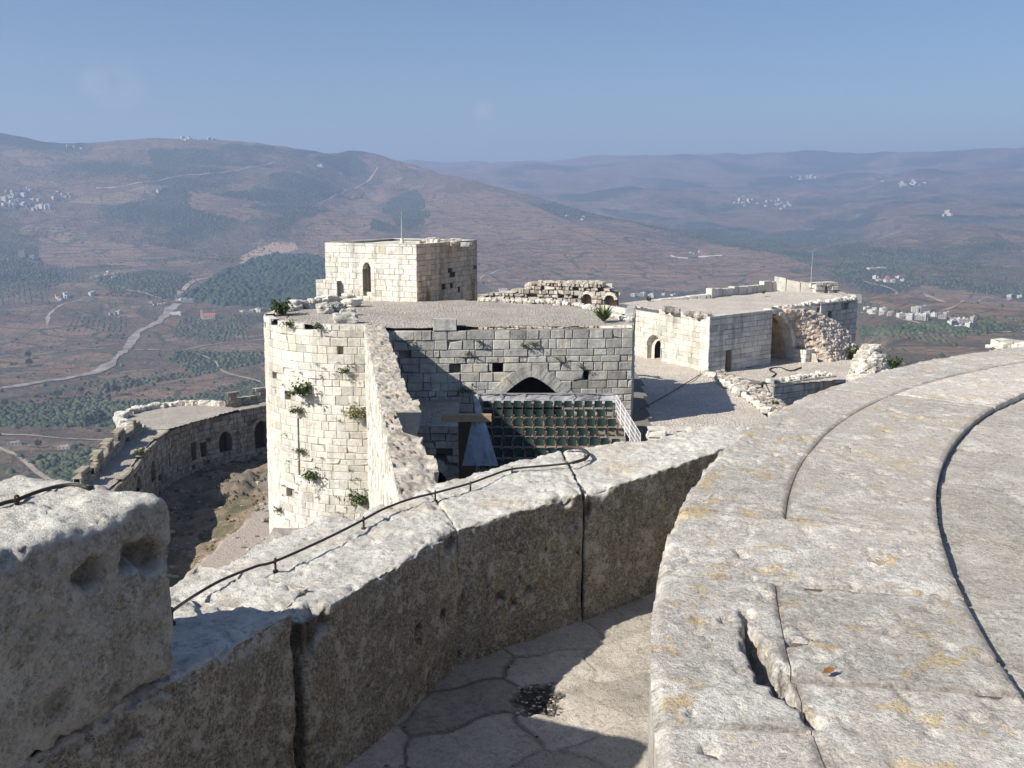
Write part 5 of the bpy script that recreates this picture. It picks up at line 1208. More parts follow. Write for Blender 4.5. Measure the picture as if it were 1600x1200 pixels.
for (p0_, p1_, side) in stones:
    arc = (p1_-p0_)*5.8; near = (p0_ < phi_of(1380, 700)) and p1_ > -.7
    du_ = .0085 if near else .03
    nu = max(6, int(arc/du_)); nv_ = (int(.62/2/du_*1.0)+14)*(2 if side == 2 else 1)
    g = .007/5.8
    ph = np.linspace(p0_+g, p1_-g, nu); s = np.linspace(0, 1, nv_)
    PH, Sx = np.meshgrid(ph, s, indexing='ij'); ts_ = tsplit(PH)
    t0 = np.where(side != 1, 0.0, ts_+.0018); t1 = np.where(side == 0, ts_-.0018, 1.0)
    wob = .0015*fbm(PH*40, PH*0, PH*0, 3, 5)
    TT = t0+(t1-t0)*Sx+0*wob
    XY = ring_xy(PH, TT); x, y = XY[..., 0], XY[..., 1]
    wloc = np.linalg.norm(ring_xy(ph, t1[:, 0])-ring_xy(ph, t0[:, 0]), axis=-1)[:, None]
    e = np.minimum.reduce([(PH-p0_)*5.8, (p1_-PH)*5.8, Sx*wloc+(9 if side != 1 else 0), (1-Sx)*wloc])
    er = .012+.006*fbm(x/.06, y/.06, x*0, 3, 55)
    outer_edge = np.where(side != 1, Sx*wloc, 9)
    z = HR+relief_top(x, y)-.005*np.exp(-(e/(er*.6))**2)-.016*np.clip(1+1.2*fbm(x/.07, y/.07, x*0, 4, 66), 0, 2.4)*np.exp(-(outer_edge/.012)**2)+hue_r.uniform(-.0025, .0025)
    # skirts
    V = np.stack([x, y, z], -1)
    low = HR-(.30 if side != 1 else .09)
    def skirt(edge):
        a = edge.copy(); b_ = edge.copy(); b_[:, 2] = low
        return np.stack([a, a*[1, 1, 0]+[0, 0, HR-.03]+[0, 0, 0], b_], 1)
    allV = [V.reshape(-1, 3)]; allF = [gridfaces(nu, nv_, flip=True)]; off = nu*nv_
    for edge in (V[:, 0], V[:, -1], V[0], V[-1]):
        sk = np.stack([edge, np.c_[edge[:, :2], np.full(len(edge), low)]], 1); allV.append(sk.reshape(-1, 3)); allF.append(gridfaces(len(edge), 2, off)); off += len(edge)*2
    V_ = np.vstack(allV); seam = np.zeros(len(V_)); seam[:nu*nv_] = (np.exp(-(e/.011)**2)*.8).ravel(); 
    deep = (z < HR-.03); seam[:nu*nv_] = np.maximum(seam[:nu*nv_], deep.ravel()*.5)
    npmesh('coping_stone', V_, np.vstack(allF), M['ring'], plat, attrs={'seam': seam, 'hue': np.full(len(V_), hue_r.random())})
# joint filling under the ring, outer drum wall
ph = np.linspace(-1.2, 4.2, 700); PH, TT = np.meshgrid(ph, np.linspace(0.07, .98, 24), indexing='ij'); XY = ring_xy(PH, TT)
cd_ = np.minimum.reduce([segd(XY[..., 0], XY[..., 1], cut[i_], cut[i_+1]) for i_ in range(len(cut)-1)])
npmesh('joint_filling', np.concatenate([XY, (HR-.013-.09*sm((.075-cd_)/.03))[..., None]], -1).reshape(-1, 3), gridfaces(700, 24), M['joint_dark'], plat)
def Pdr(u, v, o):
    phi = u/5.8; q = on_circle(OC, OR_, ORG, np.array(phi)); d = (q-ORG); d /= np.linalg.norm(d); return (q[0]+d[0]*(o-.03), q[1]+d[1]*(o-.03), v)
masonry(Pdr, -1.2*5.8, 4.2*5.8, HF-.1, HR-.29, M['parapet'], 'drum_wall', plat, 131, ch=.35, bw=(.5, .9), gap=.008, missing=0, prot=.02)
# worn paving inside the ring, one course lower
def voronoi_edges(x, y, seeds):
    """distance to nearest cell border and cell id, for an array of seeds"""
    d1 = np.full(x.shape, 1e9); d2 = np.full(x.shape, 1e9); i1 = np.zeros(x.shape, int); i2 = np.zeros(x.shape, int)
    for k_, (sx, sy, ax, ay) in enumerate(seeds):
        d = np.sqrt(((x-sx)**2*ax)**2+((y-sy)**2*ay)**2); m_ = d < d1; m2_ = (~m_) & (d < d2)
        d2 = np.where(m_, d1, np.where(m2_, d, d2)); i2 = np.where(m_, i1, np.where(m2_, k_, i2)); d1 = np.where(m_, d, d1); i1 = np.where(m_, k_, i1)
    return (d2-d1), i1
nx, ny = 330, 520; X, Y = np.meshgrid(np.linspace(.75, 4.6, nx), np.linspace(.2, 6.5, ny), indexing='ij')
rs = np.random.RandomState(12); seeds = []
for a in np.arange(.4, 5, .62):
    for b in np.arange(-.2, 7, .5): seeds.append((a+rs.uniform(-.2, .2)+.3*(int(b*2) % 2), b+rs.uniform(-.14, .14), 1, 1.5))
ed, ci = voronoi_edges(X+.05*fbm(X*2, Y*2, X*0, 3, 4), Y+.05*fbm(X*2, Y*2, X*0+4, 3, 4), seeds)
e_ = ed/.6
Zp = HR-.028+.0025*fbm(X/.12, Y/.12, X*0, 5, 71)+.004*fbm(X/.5, Y/.5, X*0, 3, 74)-.004*np.exp(-(e_/.015)**2)+(hash3(ci, 0*ci, 0*ci, 5)-.5)*.012
ins_ = np.hypot(X-GC[0], Y-GC[1]) < GR-.012; F = gridfaces(nx, ny, flip=True); F = F[ins_.ravel()[F].any(1)]
npmesh('paving', np.stack([X, Y, Zp], -1).reshape(-1, 3), F, M['paving'], plat, attrs={'seam': (np.exp(-(e_/.012)**2)*.45).ravel(), 'hue': hash3(ci, 0*ci, 0*ci, 9).ravel()})
m = MB(); cn = 60; pts = [(GC[0]+(GR-.02)*math.cos(t), GC[1]+(GR-.02)*math.sin(t), HR-.12) for t in np.linspace(0, 2*math.pi, cn, endpoint=False)]; m.faces([(GC[0], GC[1], HR-.12)]+pts, [(0, 1+k_, 1+(k_+1) % cn) for k_ in range(cn)]); m.build('paving_bed', M['joint'], plat)
settle(plat)
# chips and a leaf on the ring
for i_, (px, py, s) in enumerate(((1555, 655, .014), (1560, 650, .01), (1575, 640, .01), (1530, 662, .012), (1487, 712, .012), (1484, 722, .014), (1490, 718, .01), (1583, 619, .012))):
    k = MB(); p = atz(px, py, HR-.04); rock(k, p, (s*2, s*1.6, s*1.2), int(px), t=1.3)
    tag(k.build('stone_chip', M['white_stone']), 'white stone chip, %s from the far end of the dark platform step' % ORD[i_], 'stone chip', 'chips in the platform step')
lp = atz(1295, 1050, HR+.006); lf = thing('dry_leaf', 'curled brown dry leaf lying on the pale coping near the crack', 'leaf', tuple(lp), .5)
m = MB(); L_ = .016
m.faces([(-L_, 0, .002), (-.3*L_, .42*L_, .006), (.5*L_, .36*L_, .007), (L_, 0, .004), (.5*L_, -.36*L_, .003), (-.3*L_, -.42*L_, .001), (.1*L_, 0, .001)], [(0, 6, 1), (1, 6, 2), (2, 6, 3), (3, 6, 4), (4, 6, 5), (5, 6, 0)])
m.build('blade', plain('dry leaf', (.28, .13, .05), .6), lf); m = MB(); m.tube([(L_, 0, .004), (L_*1.5, .003, .003)], .0008, 4); m.build('stalk', M['rust'], lf)

# ------------------------------------------------------------------ parapet of big blocks
FW = np.array
h19 = 1.9
def Qt(t): return FW([-.28-.43*t, 1.67-.9*t])*h19
inner_line = [Qt(1.55), Qt(1.0), Qt(.44), Qt(.16), Qt(.02), FW([-.112, 2.02])*h19, FW([.155, 2.25])*h19, FW([.385, 2.46])*h19]
nd = FW([-.90, .43])                            # outward direction of the straight part
def block(name, A, B, oa, ob, z0, z1a, z1b, seed, parent, rr=.06, amp=.022, dents=(), res=.011, zb=0., z1o=None, whiten=0.):
    """rough rounded block: inner bottom edge A-B on plan, outer edge A+oa .. B+ob, from z0 up to z1"""
    A, B = FW(A), FW(B); L = np.linalg.norm(B-A); D = (np.linalg.norm(oa)+np.linalg.norm(ob))/2; Hh = (z1a+z1b)/2-z0
    n3 = [max(6, int(q/res)) for q in (L, D, Hh)]
    dims = FW([L, D, Hh])/2; r = min(rr*.55, dims.min()*.8)
    Vs, Fs, off = [], [], 0
    z1oa, z1ob = z1o if z1o else (z1a, z1b)
    for ax in range(3):
        u_, v_ = [q for q in range(3) if q != ax]
        for s_ in (-1, 1):
            if ax == 2 and s_ == -1: continue
            a, b_ = np.meshgrid(np.linspace(-1, 1, n3[u_]), np.linspace(-1, 1, n3[v_]), indexing='ij')
            P = np.zeros(a.shape+(3,)); P[..., ax] = s_; P[..., u_] = a; P[..., v_] = b_
            Vs.append(P.reshape(-1, 3)); fl = (s_ > 0) ^ (ax == 1); Fs.append(gridfaces(n3[u_], n3[v_], off, flip=not fl)); off += a.size
    P = np.vstack(Vs)*dims; P0 = P.copy(); F = np.vstack(Fs)
    q = np.clip(P, -(dims-r), dims-r); dlt = P-q; ln = np.linalg.norm(dlt, axis=1, keepdims=True); N = np.where(ln > 1e-9, dlt/np.maximum(ln, 1e-9), 0); P = q+N*r
    # to world by trilinear corners
    f = (P/dims+1)/2; a, b_, c_ = f[:, 0:1], f[:, 1:2], f[:, 2:3]
    inn = A*(1-a)+B*a; out = (A+oa)*(1-a)+(B+ob)*a; xy = inn*(1-b_)+out*b_
    zt_ = (z1a*(1-a)+z1b*a)*(1-b_)+(z1oa*(1-a)+z1ob*a)*b_; z = z0+(zt_-z0)*c_
    W = np.hstack([xy, z])
    ud = (B-A)/L; od = (oa+ob)/2; od = od/np.linalg.norm(od)
    Nw = np.hstack([N[:, 0:1]*ud+N[:, 1:2]*od, N[:, 2:3]])
    x, y, zz = W.T
    disp = amp*.40*fbm(x/.22, y/.22, zz/.22, 6, seed, 2.1, .6)+amp*.8*fbm(x/.8, y/.8, zz/.8, 2, seed+30)+.0045*fbm(x/.03, y/.03, zz/.03, 3, seed+60, 2.1, .65)
    disp -= amp*1.1*np.clip(fbm(x/.09, y/.09, zz/.09, 3, seed+90)-.5, 0, 1)
    disp -= .007*sm((fbm(x/.03, y/.03, zz/.04, 3, seed+44)-.68)/.08)
    pe = np.sort(dims-np.abs(P0), axis=1)[:, 1]; disp -= .035*np.exp(-(pe/.04)**2)*np.clip(fbm(x/.13, y/.13, zz/.13, 4, seed+5, 2.1, .65)+.15, 0, 1)
    seam = np.zeros(len(W))
    for (cx, cy, cz, rx, dp) in dents:
        d = np.sqrt((x-cx)**2+(y-cy)**2+(zz-cz)**2)*(1+.35*fbm(x/.05, y/.05, zz/.05, 3, 4)); m_ = sm((rx-d)/(rx*.5)); disp -= dp*m_; seam = np.maximum(seam, m_*(.3 if dp < .03 else .6))
    disp *= 1-.75*np.abs(N[:, 0])
    W += Nw*disp[:, None]
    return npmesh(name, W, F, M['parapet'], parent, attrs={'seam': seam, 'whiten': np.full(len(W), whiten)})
par = thing('parapet_wall', 'curved parapet of huge pitted stone blocks with one high merlon at the left', 'parapet', (Qt(.4)[0], Qt(.4)[1], HF))
def onface(px, py, A, B):
    p = atplane(px, py, A, B); return tuple(float(q) for q in p)
zm = -.415*h19; zs_ = -.655*h19; zw = -.685*h19
TH = nd*.60
A_, B_q = Qt(1.5)-nd*.014, Qt(.425)-nd*.014
dn = [(*onface(137, 896, A_, B_q), .05, .035), (*onface(203, 874, A_, B_q), .05, .04), (*onface(232, 868, A_, B_q), .06, .045), (*onface(180, 1080, A_, B_q), .03, .02), (*onface(90, 1100, A_, B_q), .05, .015)]
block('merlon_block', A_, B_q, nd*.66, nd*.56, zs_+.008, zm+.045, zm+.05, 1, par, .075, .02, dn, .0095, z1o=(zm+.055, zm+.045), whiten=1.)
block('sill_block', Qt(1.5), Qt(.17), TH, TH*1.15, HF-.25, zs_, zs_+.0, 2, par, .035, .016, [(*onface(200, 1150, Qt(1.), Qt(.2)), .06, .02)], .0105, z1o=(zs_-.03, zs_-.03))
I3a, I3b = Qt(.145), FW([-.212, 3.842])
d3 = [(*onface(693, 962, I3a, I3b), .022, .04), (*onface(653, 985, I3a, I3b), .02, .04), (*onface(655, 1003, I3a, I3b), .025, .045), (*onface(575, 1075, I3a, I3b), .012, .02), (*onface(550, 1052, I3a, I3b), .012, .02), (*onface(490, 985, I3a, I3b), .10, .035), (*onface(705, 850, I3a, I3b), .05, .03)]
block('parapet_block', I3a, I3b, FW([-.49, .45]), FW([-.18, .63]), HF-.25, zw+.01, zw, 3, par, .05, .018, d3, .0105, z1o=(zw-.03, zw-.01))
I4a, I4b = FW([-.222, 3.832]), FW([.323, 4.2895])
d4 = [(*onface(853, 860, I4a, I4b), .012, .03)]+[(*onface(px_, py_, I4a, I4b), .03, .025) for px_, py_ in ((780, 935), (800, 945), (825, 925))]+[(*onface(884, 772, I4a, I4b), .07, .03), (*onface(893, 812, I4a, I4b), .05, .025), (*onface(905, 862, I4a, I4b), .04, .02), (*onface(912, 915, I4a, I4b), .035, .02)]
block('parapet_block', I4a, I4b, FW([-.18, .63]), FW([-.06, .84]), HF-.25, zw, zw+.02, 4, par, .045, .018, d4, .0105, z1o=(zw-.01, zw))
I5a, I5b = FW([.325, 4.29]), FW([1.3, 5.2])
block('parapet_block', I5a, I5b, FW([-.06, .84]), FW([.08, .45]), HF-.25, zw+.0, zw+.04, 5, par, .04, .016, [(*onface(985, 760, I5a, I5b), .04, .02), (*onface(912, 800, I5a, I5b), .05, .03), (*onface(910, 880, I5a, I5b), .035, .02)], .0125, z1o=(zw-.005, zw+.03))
0 and block('parapet_block', FW([.82, 2.82])*h19, FW([1.5, 3.7])*h19, FW([-.2, .95]), FW([-.3, 1.0]), HF-.25, zw+.03, zw+.05, 6, par, .04, .016, (), .02)
# broken stub between the sill block and the next, mortar behind
block('broken_stub', Qt(.17)+nd*.10, Qt(.03)+nd*.13, nd*.5, nd*.5, HF-.2, zs_-.06, zs_-.03, 7, par, .03, .02, (), .012)
block('backing_course', Qt(1.5)+nd*.25, inner_line[5]+nd*.2, nd*.3, nd*.5, HF-.3, zw-.06, zw-.03, 8, par, .03, .015, (), .02)
block('backing_course', inner_line[5]+FW([-.08, .10]), FW([1.2, 5.2]), FW([-.15, .45]), FW([.0, .3]), HF-.3, zw-.02, zw-.015, 9, par, .03, .015, (), .02)
settle(par)
# ------------------------------------------------------------------ walkway flags
nx, ny = 330, 400; X, Y = np.meshgrid(np.linspace(-1.4, 1.9, nx), np.linspace(1.0, 5.6, ny), indexing='ij')
rs = np.random.RandomState(5); seeds = []
for a in np.arange(-1, 5.4, .42):
    for b in np.arange(-1, 5.8, .30): seeds.append((a+rs.uniform(-.13, .13)+.2*(int((b+2)*3.4) % 2), b+rs.uniform(-.07, .07), 1, 2.0))
xr2 = X*.8+Y*.6; yr2 = -X*.6+Y*.8; xr0 = xr2; 
ed, ci = voronoi_edges(xr2+.02*fbm(X*3, Y*3, X*0, 4, 4), yr2+.02*fbm(X*3, Y*3, X*0+4, 4, 4), seeds); e_ = ed/.42
dpt = atz(842, 1092, HF)[:2]; dd = np.hypot((X-dpt[0])*1., (Y-dpt[1])*.9)+.03*fbm(X/.05, Y/.05, X*0, 3, 5)
dirt = sm((.115-dd)/.03)
jw = np.exp(-(e_/(.006+.016*np.clip(fbm(X*1.5, Y*1.5, X*0, 3, 17), 0, 1)))**2); dirt = np.maximum(dirt, jw*np.clip(-.1+1.6*fbm(X*1.2, Y*1.2, X*0, 3, 27), 0, .8))
Zf = HF+.005*fbm(X/.1, Y/.1, X*0, 5, 71)+.008*fbm(X/.5, Y/.5, X*0, 3, 74)-.006*jw+(hash3(ci, 0*ci, 0*ci, 5)-.5)*.014-.01*sm((.115-dd)/.03)
wk = npmesh('walkway', np.stack([X, Y, Zf], -1).reshape(-1, 3), gridfaces(nx, ny, flip=True), M['walk'], attrs={'seam': np.clip(jw*.5, 0, 1).ravel(), 'hue': hash3(ci, 0*ci, 0*ci, 9).ravel(), 'dirt': dirt.ravel()})
tag(wk, kind='structure')
m = MB(); m.quad((-2.5, -3, HF-.05), (9, -3, HF-.05), (9, 7, HF-.05), (.9, 7, HF-.05), (-.7, 4.0, HF-.05), (-2.5, 1.2, HF-.05)); tag(m.build('walkway_bed', M['walk']), kind='structure')
k = MB(); rd = random.Random(31)
for i_ in range(520):
    if i_ < 260: a = rd.uniform(0, 6.28); r_ = .12*math.sqrt(rd.random())*1.15; x, y = dpt[0]+r_*math.cos(a), dpt[1]+r_*math.sin(a)
    else:
        jj = np.where((jw.ravel() > .6) & (dirt.ravel() > .3))[0]; q = jj[rd.randrange(len(jj))]; x, y = X.ravel()[q]+rd.uniform(-.015, .015), Y.ravel()[q]+rd.uniform(-.015, .015)
    s = rd.uniform(.003, .008); rock(k, (x, y, HF-.004), (s*1.5, s*1.2, s*.6), 100+i_ % 50, t=rd.choice((.12, .2, .3, .3, .5, 1.1)))
tag(k.build('gravel', M['walk_grit'] if 'walk_grit' in M else M['white_stone']), 'dark grit and pebbles gathered in the flagstone joints of the walkway', 'gravel', kind='stuff')
# mass of the tower we stand on
own = thing('great_tower', 'outer masonry of the tower whose parapet and walkway fill the foreground', 'tower', (3, 2, -40))
def Pown(u, v, o):
    a = u/7.4; return (4.2+(6.9+o+.04*(HF-v))*math.sin(a), -1.2-(6.9+o+.04*(HF-v))*math.cos(a), v)
masonry(Pown, 0, 2*math.pi*7.4-.01, -30, HF-.6, M['grey_stone'], 'tower_wall', own, 141, ch=.6, bw=(.8, 1.4), missing=0)
settle(own)

# ------------------------------------------------------------------ cable clipped along the parapet
cab = thing('lightning_cable', 'dark lightning cable held by rusty iron pins along the parapet top', 'cable', (0, 3.5, zw))
def cpt(px, py, z): return atz(px, py, z)
c1 = [cpt(x, y, zm+.062) for x, y in ((-80, 818), (0, 788), (26, 781), (60, 768), (95, 759), (120, 758), (138, 762))]
pin0 = cpt(268, 955, zs_+.06)
c1 += [c1[-1]+FW([-.01, .07, -.03]), c1[-1]+FW([-.02, .10, -.16]), c1[-1]+FW([.05, .12, -.38])]
c2 = [pin0+FW([-.05, .02, -.035]), pin0]+[cpt(x, y, zw+.026) for x, y in ((300, 933), (345, 907), (400, 885), (430, 877), (500, 846), (545, 824), (568, 812), (600, 795), (640, 780), (680, 770), (735, 755), (765, 744), (800, 733), (860, 727), (895, 723), (914, 717), (919, 709), (910, 702), (895, 699), (878, 698))]
def smooth_path(P, n_=6):
    P = np.array(P); out = []
    for i_ in range(len(P)-1):
        p0, p1, p2, p3 = P[max(i_-1, 0)], P[i_], P[i_+1], P[min(i_+2, len(P)-1)]
        for k_ in range(n_): t = k_/n_; out.append(.5*((2*p1)+(-p0+p2)*t+(2*p0-5*p1+4*p2-p3)*t*t+(-p0+3*p1-3*p2+p3)*t**3))
    return out+[P[-1]]
m = MB(); m.tube(smooth_path(c1), .0052, 8); m.build('cable_run', M['cable'], cab, smooth=True); m = MB(); m.tube(smooth_path(c2[:-3]), .0052, 8); m.build('cable_run', M['cable'], cab, smooth=True)
m = MB(); m.tube(smooth_path(c2[-6:]), .0085, 8); m.build('end_loop', M['cable'], cab, smooth=True)
for (px, py, z) in ((26, 781, zm+.04), (430, 877, zw), (568, 812, zw), (680, 770, zw), (735, 756, zw), (800, 733, zw), (268, 955, zs_), (914, 713, zw)):
    p = cpt(px, py, z+.026); m = MB(); m.tube([p+FW([0, 0, -.07]), p+FW([0, 0, .004])], .0045, 6); a = np.linspace(0, 2*math.pi, 10)
    m.tube([p+FW([.0, .011*math.cos(t), .011*math.sin(t)]) for t in a], .0032, 5); m.tube([p+FW([0, 0, -.045]), p+FW([0, 0, -.034])], .011, 7)
    m.build('pin', M['rust'], cab)
settle(cab)
# ------------------------------------------------------------------ weeds, loose stones, houses
def plant(name, label, cat, loc, size, n_, kind, seed, group=None, out=(0, -.6, .6), mat='leaf'):
    rd = random.Random(seed); t = thing(name, label, cat, tuple(loc), 0, group); m = MB(); o = FW(out)/np.linalg.norm(out)
    for i_ in range(n_):
        a = rd.uniform(0, 6.28); el = rd.random()
        d = FW([math.cos(a), math.sin(a), rd.uniform(-.2, .9)])+o*rd.uniform(.6, 1.4); d /= np.linalg.norm(d)
        L_ = size*rd.uniform(.4, 1); w_ = size*(.035 if kind == 'blade' else .10)
        if kind == 'blade':
            s = np.cross(d, (0, 0, 1.)); s /= np.linalg.norm(s)+1e-6; p1 = d*L_*.6; p2 = d*L_+FW([0, 0, -.15*L_]); m.faces([-s*w_, s*w_, p1+s*w_*.8, p1-s*w_*.8, p2], [(0, 1, 2, 3), (3, 2, 4)], rd.uniform(.6, 1.35))
        else:
            for q in range(5):
                c = d*L_*rd.uniform(.25, 1)+FW([rd.uniform(-1, 1), rd.uniform(-1, 1), rd.uniform(-1, 1)])*size*.12
                u = FW([rd.uniform(-1, 1) for _ in range(3)]); u /= np.linalg.norm(u); v = np.cross(u, (rd.uniform(-1, 1), .3, 1)); v /= np.linalg.norm(v); m.quad(c-u*w_, c+v*w_*.6, c+u*w_, c-v*w_*.6, t=rd.uniform(.55, 1.5))
    m.build('foliage', M[mat], t)
    st = MB()
    for i_ in range(4): d = FW([rd.uniform(-.5, .5), rd.uniform(-.5, .5), .6])+o*.6; st.tube([(0, 0, 0), tuple(d*size*.5)], size*.015, 4)
    st.build('stem', M['leaf_dry'], t); return t
def ontower(px, py):
    d = pray(px, py)[:2]; C = FW(TC); a = d@d; z = 0
    r = TR+.06
    for _ in range(3):
        b = -2*(d@C); c = C@C-r*r; t = (-b-math.sqrt(max(0, b*b-4*a*c)))/(2*a); p = pray(px, py)*t; r = TR+.018*(ZR-p[2])+.05
    return p
big_w = [(475, 612, .95, 'big green bush sprouting from the middle of the round tower wall'), (466, 643, .55, 'green tuft just below the big bush on the round tower'), (540, 581, .45, 'small tuft near the top right of the round tower wall'), (497, 511, .45, 'dark weed hanging under the rim of the round tower'), (452, 508, .5, 'ragged weed in a gap under the left rim of the round tower'),
         (488, 745, .7, 'round dark bush low on the round tower beside the vertical slot'), (561, 648, .8, 'feathery dry grass clump beside the spine wall'), (562, 782, .85, 'leafy plant at the foot of the round tower by the spine wall'), (437, 797, .45, 'dark weed low at the left edge of the round tower'), (470, 705, .4, 'small dark weed midway down the round tower')]
for i_, (px, py, s, lab) in enumerate(big_w): plant('wall_weed', lab, 'weed', ontower(px, py), s*1.25, 60 if s > .6 else 36, 'leafy', 40+i_, None, (-.2, -1, .1), 'leaf_dry' if 'dry' in lab else 'leaf')
rd = random.Random(77)
def nth(k): k += 1; return {1: 'first', 2: 'second', 3: 'third'}.get(k, '%d%s' % (k, 'th' if 10 < k % 100 < 14 else {1: 'st', 2: 'nd', 3: 'rd'}.get(k % 10, 'th')))
for i_, (px, py) in enumerate(sorted((rd.uniform(432, 560), rd.uniform(560, 815)) for _ in range(48))):
    plant('wall_weed', 'tiny dark weed on the round tower wall, %s from the left' % nth(i_), 'weed', ontower(px, py), rd.uniform(.10, .26), 14, 'leafy', 100+i_, 'tiny weeds on the round tower', (-.2, -1, .1))
def onwall(px, py, o=.08):
    u, v = wu(px, py); return FW(Pw(u, v, o))
for i_, (px, py, lab) in enumerate(((729, 610, 'green weed at the left foot of the courtyard arch'), (733, 552, 'small weed on the courtyard wall above the arch, left'), (834, 538, 'small weed high on the courtyard wall above the arch'), (870, 560, 'small weed above the right side of the courtyard arch'), (820, 540, 'thin weed near the middle of the courtyard wall'), (910, 575, 'weed beside the slit window in the courtyard wall'), (640, 535, 'weed in the shaded corner of the courtyard wall'), (747, 533, 'weed in the upper left of the courtyard wall'))):
    plant('wall_weed', lab, 'weed', onwall(px, py), .38 if i_ else .6, 22, 'leafy', 200+i_, 'weeds on the courtyard wall', (0, -1, -.1))
plant('spiky_plant', 'spiky green plant at the right corner of the paved roof', 'plant', atz(943, 502, ZR-.1), 1.5, 90, 'blade', 301, None, (0, -.2, 1))
plant('shrub', 'dark green shrub on the left rim of the round tower roof', 'shrub', atz(441, 491, ZR-.1), 1.1, 130, 'leafy', 302, None, (0, -.2, 1))
plant('shrub', 'low green tuft behind the loose stones on the tower roof', 'shrub', atz(546, 470, ZR-.1), .5, 40, 'leafy', 303, None, (0, 0, 1))
plant('shrub', 'green shrub on the sloping walk of the outer ward wall', 'shrub', atz(219, 712, ZC), 1.0, 50, 'leafy', 304, None, (0, 0, 1))
plant('shrub', 'green weed among the rubble between the two terraces', 'shrub', atz(1211, 634, ZT-.2), .5, 40, 'leafy', 305, None, (0, 0, 1))
plant('shrub', 'green shrub behind the ruined pier', 'shrub', atz(1395, 575, ZP), 1.1, 70, 'leafy', 306, None, (0, 0, 1))
plant('shrub', 'dark shrub on the far left edge of the hall roof', 'shrub', aty(1014, 471, 82), .6, 40, 'leafy', 307, None, (0, 0, 1))
plant('shrub', 'small dark shrub in the middle of the hall roof', 'shrub', aty(1193, 459, 86), .5, 30, 'leafy', 308, None, (0, 0, 1))
plant('shrub', 'dark shrub at the shaded foot of the hall end wall', 'shrub', atz(1328, 560, ZP), 1.2, 80, 'leafy', 309, None, (0, 0, 1))
# dressed blocks lying on the tower roof
for i_, (px, py, s, lab) in enumerate(((462, 482, (.9, .8, .65), 'pale upright block at the left rim of the tower roof'), (507, 488, (1.0, .8, .62), 'rough grey stone, left of the group lying on the tower roof'), (529, 486, (.95, .8, .6), 'rough grey stone, second of the group lying on the tower roof'), (551, 478, (1.1, .8, .55), 'white stone behind the group lying on the tower roof'), (544, 492, (.9, .6, .45), 'low grey stone just behind the long dressed block'), (541, 503, (1.25, .55, .6), 'long dressed grey block at the front rim of the tower roof'))):
    p = atz(px, py, ZR-.1); s = tuple(q*.8 for q in s); k = MB(); rock(k, p+FW([0, 0, s[2]*.45]), s, 400+i_, n_=9); o = k.build('loose_block', M['grey_stone'] if i_ in (1, 2, 4, 5) else M['white_stone']); tag(o, lab, 'stone block', 'loose blocks on the tower roof')
# cable lying on the lower terrace
kk = [atz(x, y, ZP+.06) for x, y in ((1188, 602), (1198, 594), (1212, 584), (1202, 577), (1218, 574), (1235, 579), (1252, 574))]
m = MB(); m.tube(smooth_path(kk), .05, 5); tag(m.build('ground_cable', M['cable'], None, True), 'black cable snaking over the pinkish lower terrace', 'cable')
kk = [atz(x, y, ZT+.07) for x, y in ((1097, 583), (1070, 600), (1040, 618), (1000, 640))]
m = MB(); m.tube(smooth_path(kk), .03, 5); tag(m.build('ground_cable', M['cable'], None, True), 'thin black cable crossing the upper terrace towards the shaded corner', 'cable')

M['house_white'] = plain('house render white', (.54, .52, .48), .9, .12, .3); M['house_tan'] = plain('house render tan', (.42, .37, .31), .9, .12, .3)
M['house_grey'] = plain('raw concrete', (.30, .29, .28), .9, .15, .3); M['house_red'] = plain('red roof tiles', (.42, .14, .08), .9, .15, .3); M['glass'] = plain('dark window opening', (.03, .035, .04), .4)
def make_house(w_, d_, h_, floors, wall, roof=None, big=False):
    t = thing('house', 'x', 'house', (0, 0, 0)); m = MB(); m.box(-w_/2, w_/2, -d_/2, d_/2, -4, h_); m.build('walls', M[wall], t)
    if roof == 'hip':
        m = MB(); e = .5; zb = h_+.01; ap = [(-w_/4, 0, h_+w_*.22), (w_/4, 0, h_+w_*.22)]; cs = [(-w_/2-e, -d_/2-e, zb), (w_/2+e, -d_/2-e, zb), (w_/2+e, d_/2+e, zb), (-w_/2-e, d_/2+e, zb)]
        m.faces(cs+ap, [(0, 1, 5, 4), (1, 2, 5), (2, 3, 4, 5), (3, 0, 4), (3, 2, 1, 0)]); m.build('roof', M['house_red'], t)
    else:
        m = MB()
        for (x0, x1, y0, y1) in ((-w_/2-.1, w_/2+.1, -d_/2-.1, -d_/2+.2), (-w_/2-.1, w_/2+.1, d_/2-.2, d_/2+.1), (-w_/2-.1, -w_/2+.2, -d_/2+.2, d_/2-.2), (w_/2-.2, w_/2+.1, -d_/2+.2, d_/2-.2)): m.box(x0, x1, y0, y1, h_-.05, h_+.6)
        m.box(w_*.1, w_*.35, -d_*.1, d_*.25, h_, h_+2.2); m.build('roof', M[wall], t)
    nw = max(2, int(w_/3.6))
    if big:
        for f in range(floors):
            for q in range(nw):
                m = MB(); x = -w_/2+(q+.5)*w_/nw; z = f*3.1+1.0; m.box(x-.7, x+.7, -d_/2-.04, -d_/2+.1, z, z+1.4); m.build('window', M['glass'], t)
    else:
        m = MB()
        for f in range(floors):
            for q in range(nw): x = -w_/2+(q+.5)*w_/nw; z = f*3.1+1.0; m.box(x-.7, x+.7, -d_/2-.04, -d_/2+.1, z, z+1.4)
        m.build('windows', M['glass'], t); 
    return t
protos = [(11, 9, 6.4, 2, 'house_white'), (14, 10, 3.4, 1, 'house_white'), (9, 8, 6.4, 2, 'house_tan'), (12, 11, 9.3, 3, 'house_white'), (10, 8, 3.3, 1, 'house_tan'), (15, 9, 6.2, 2, 'house_grey')]
PR = [make_house(*p) for p in protos]; used = set()
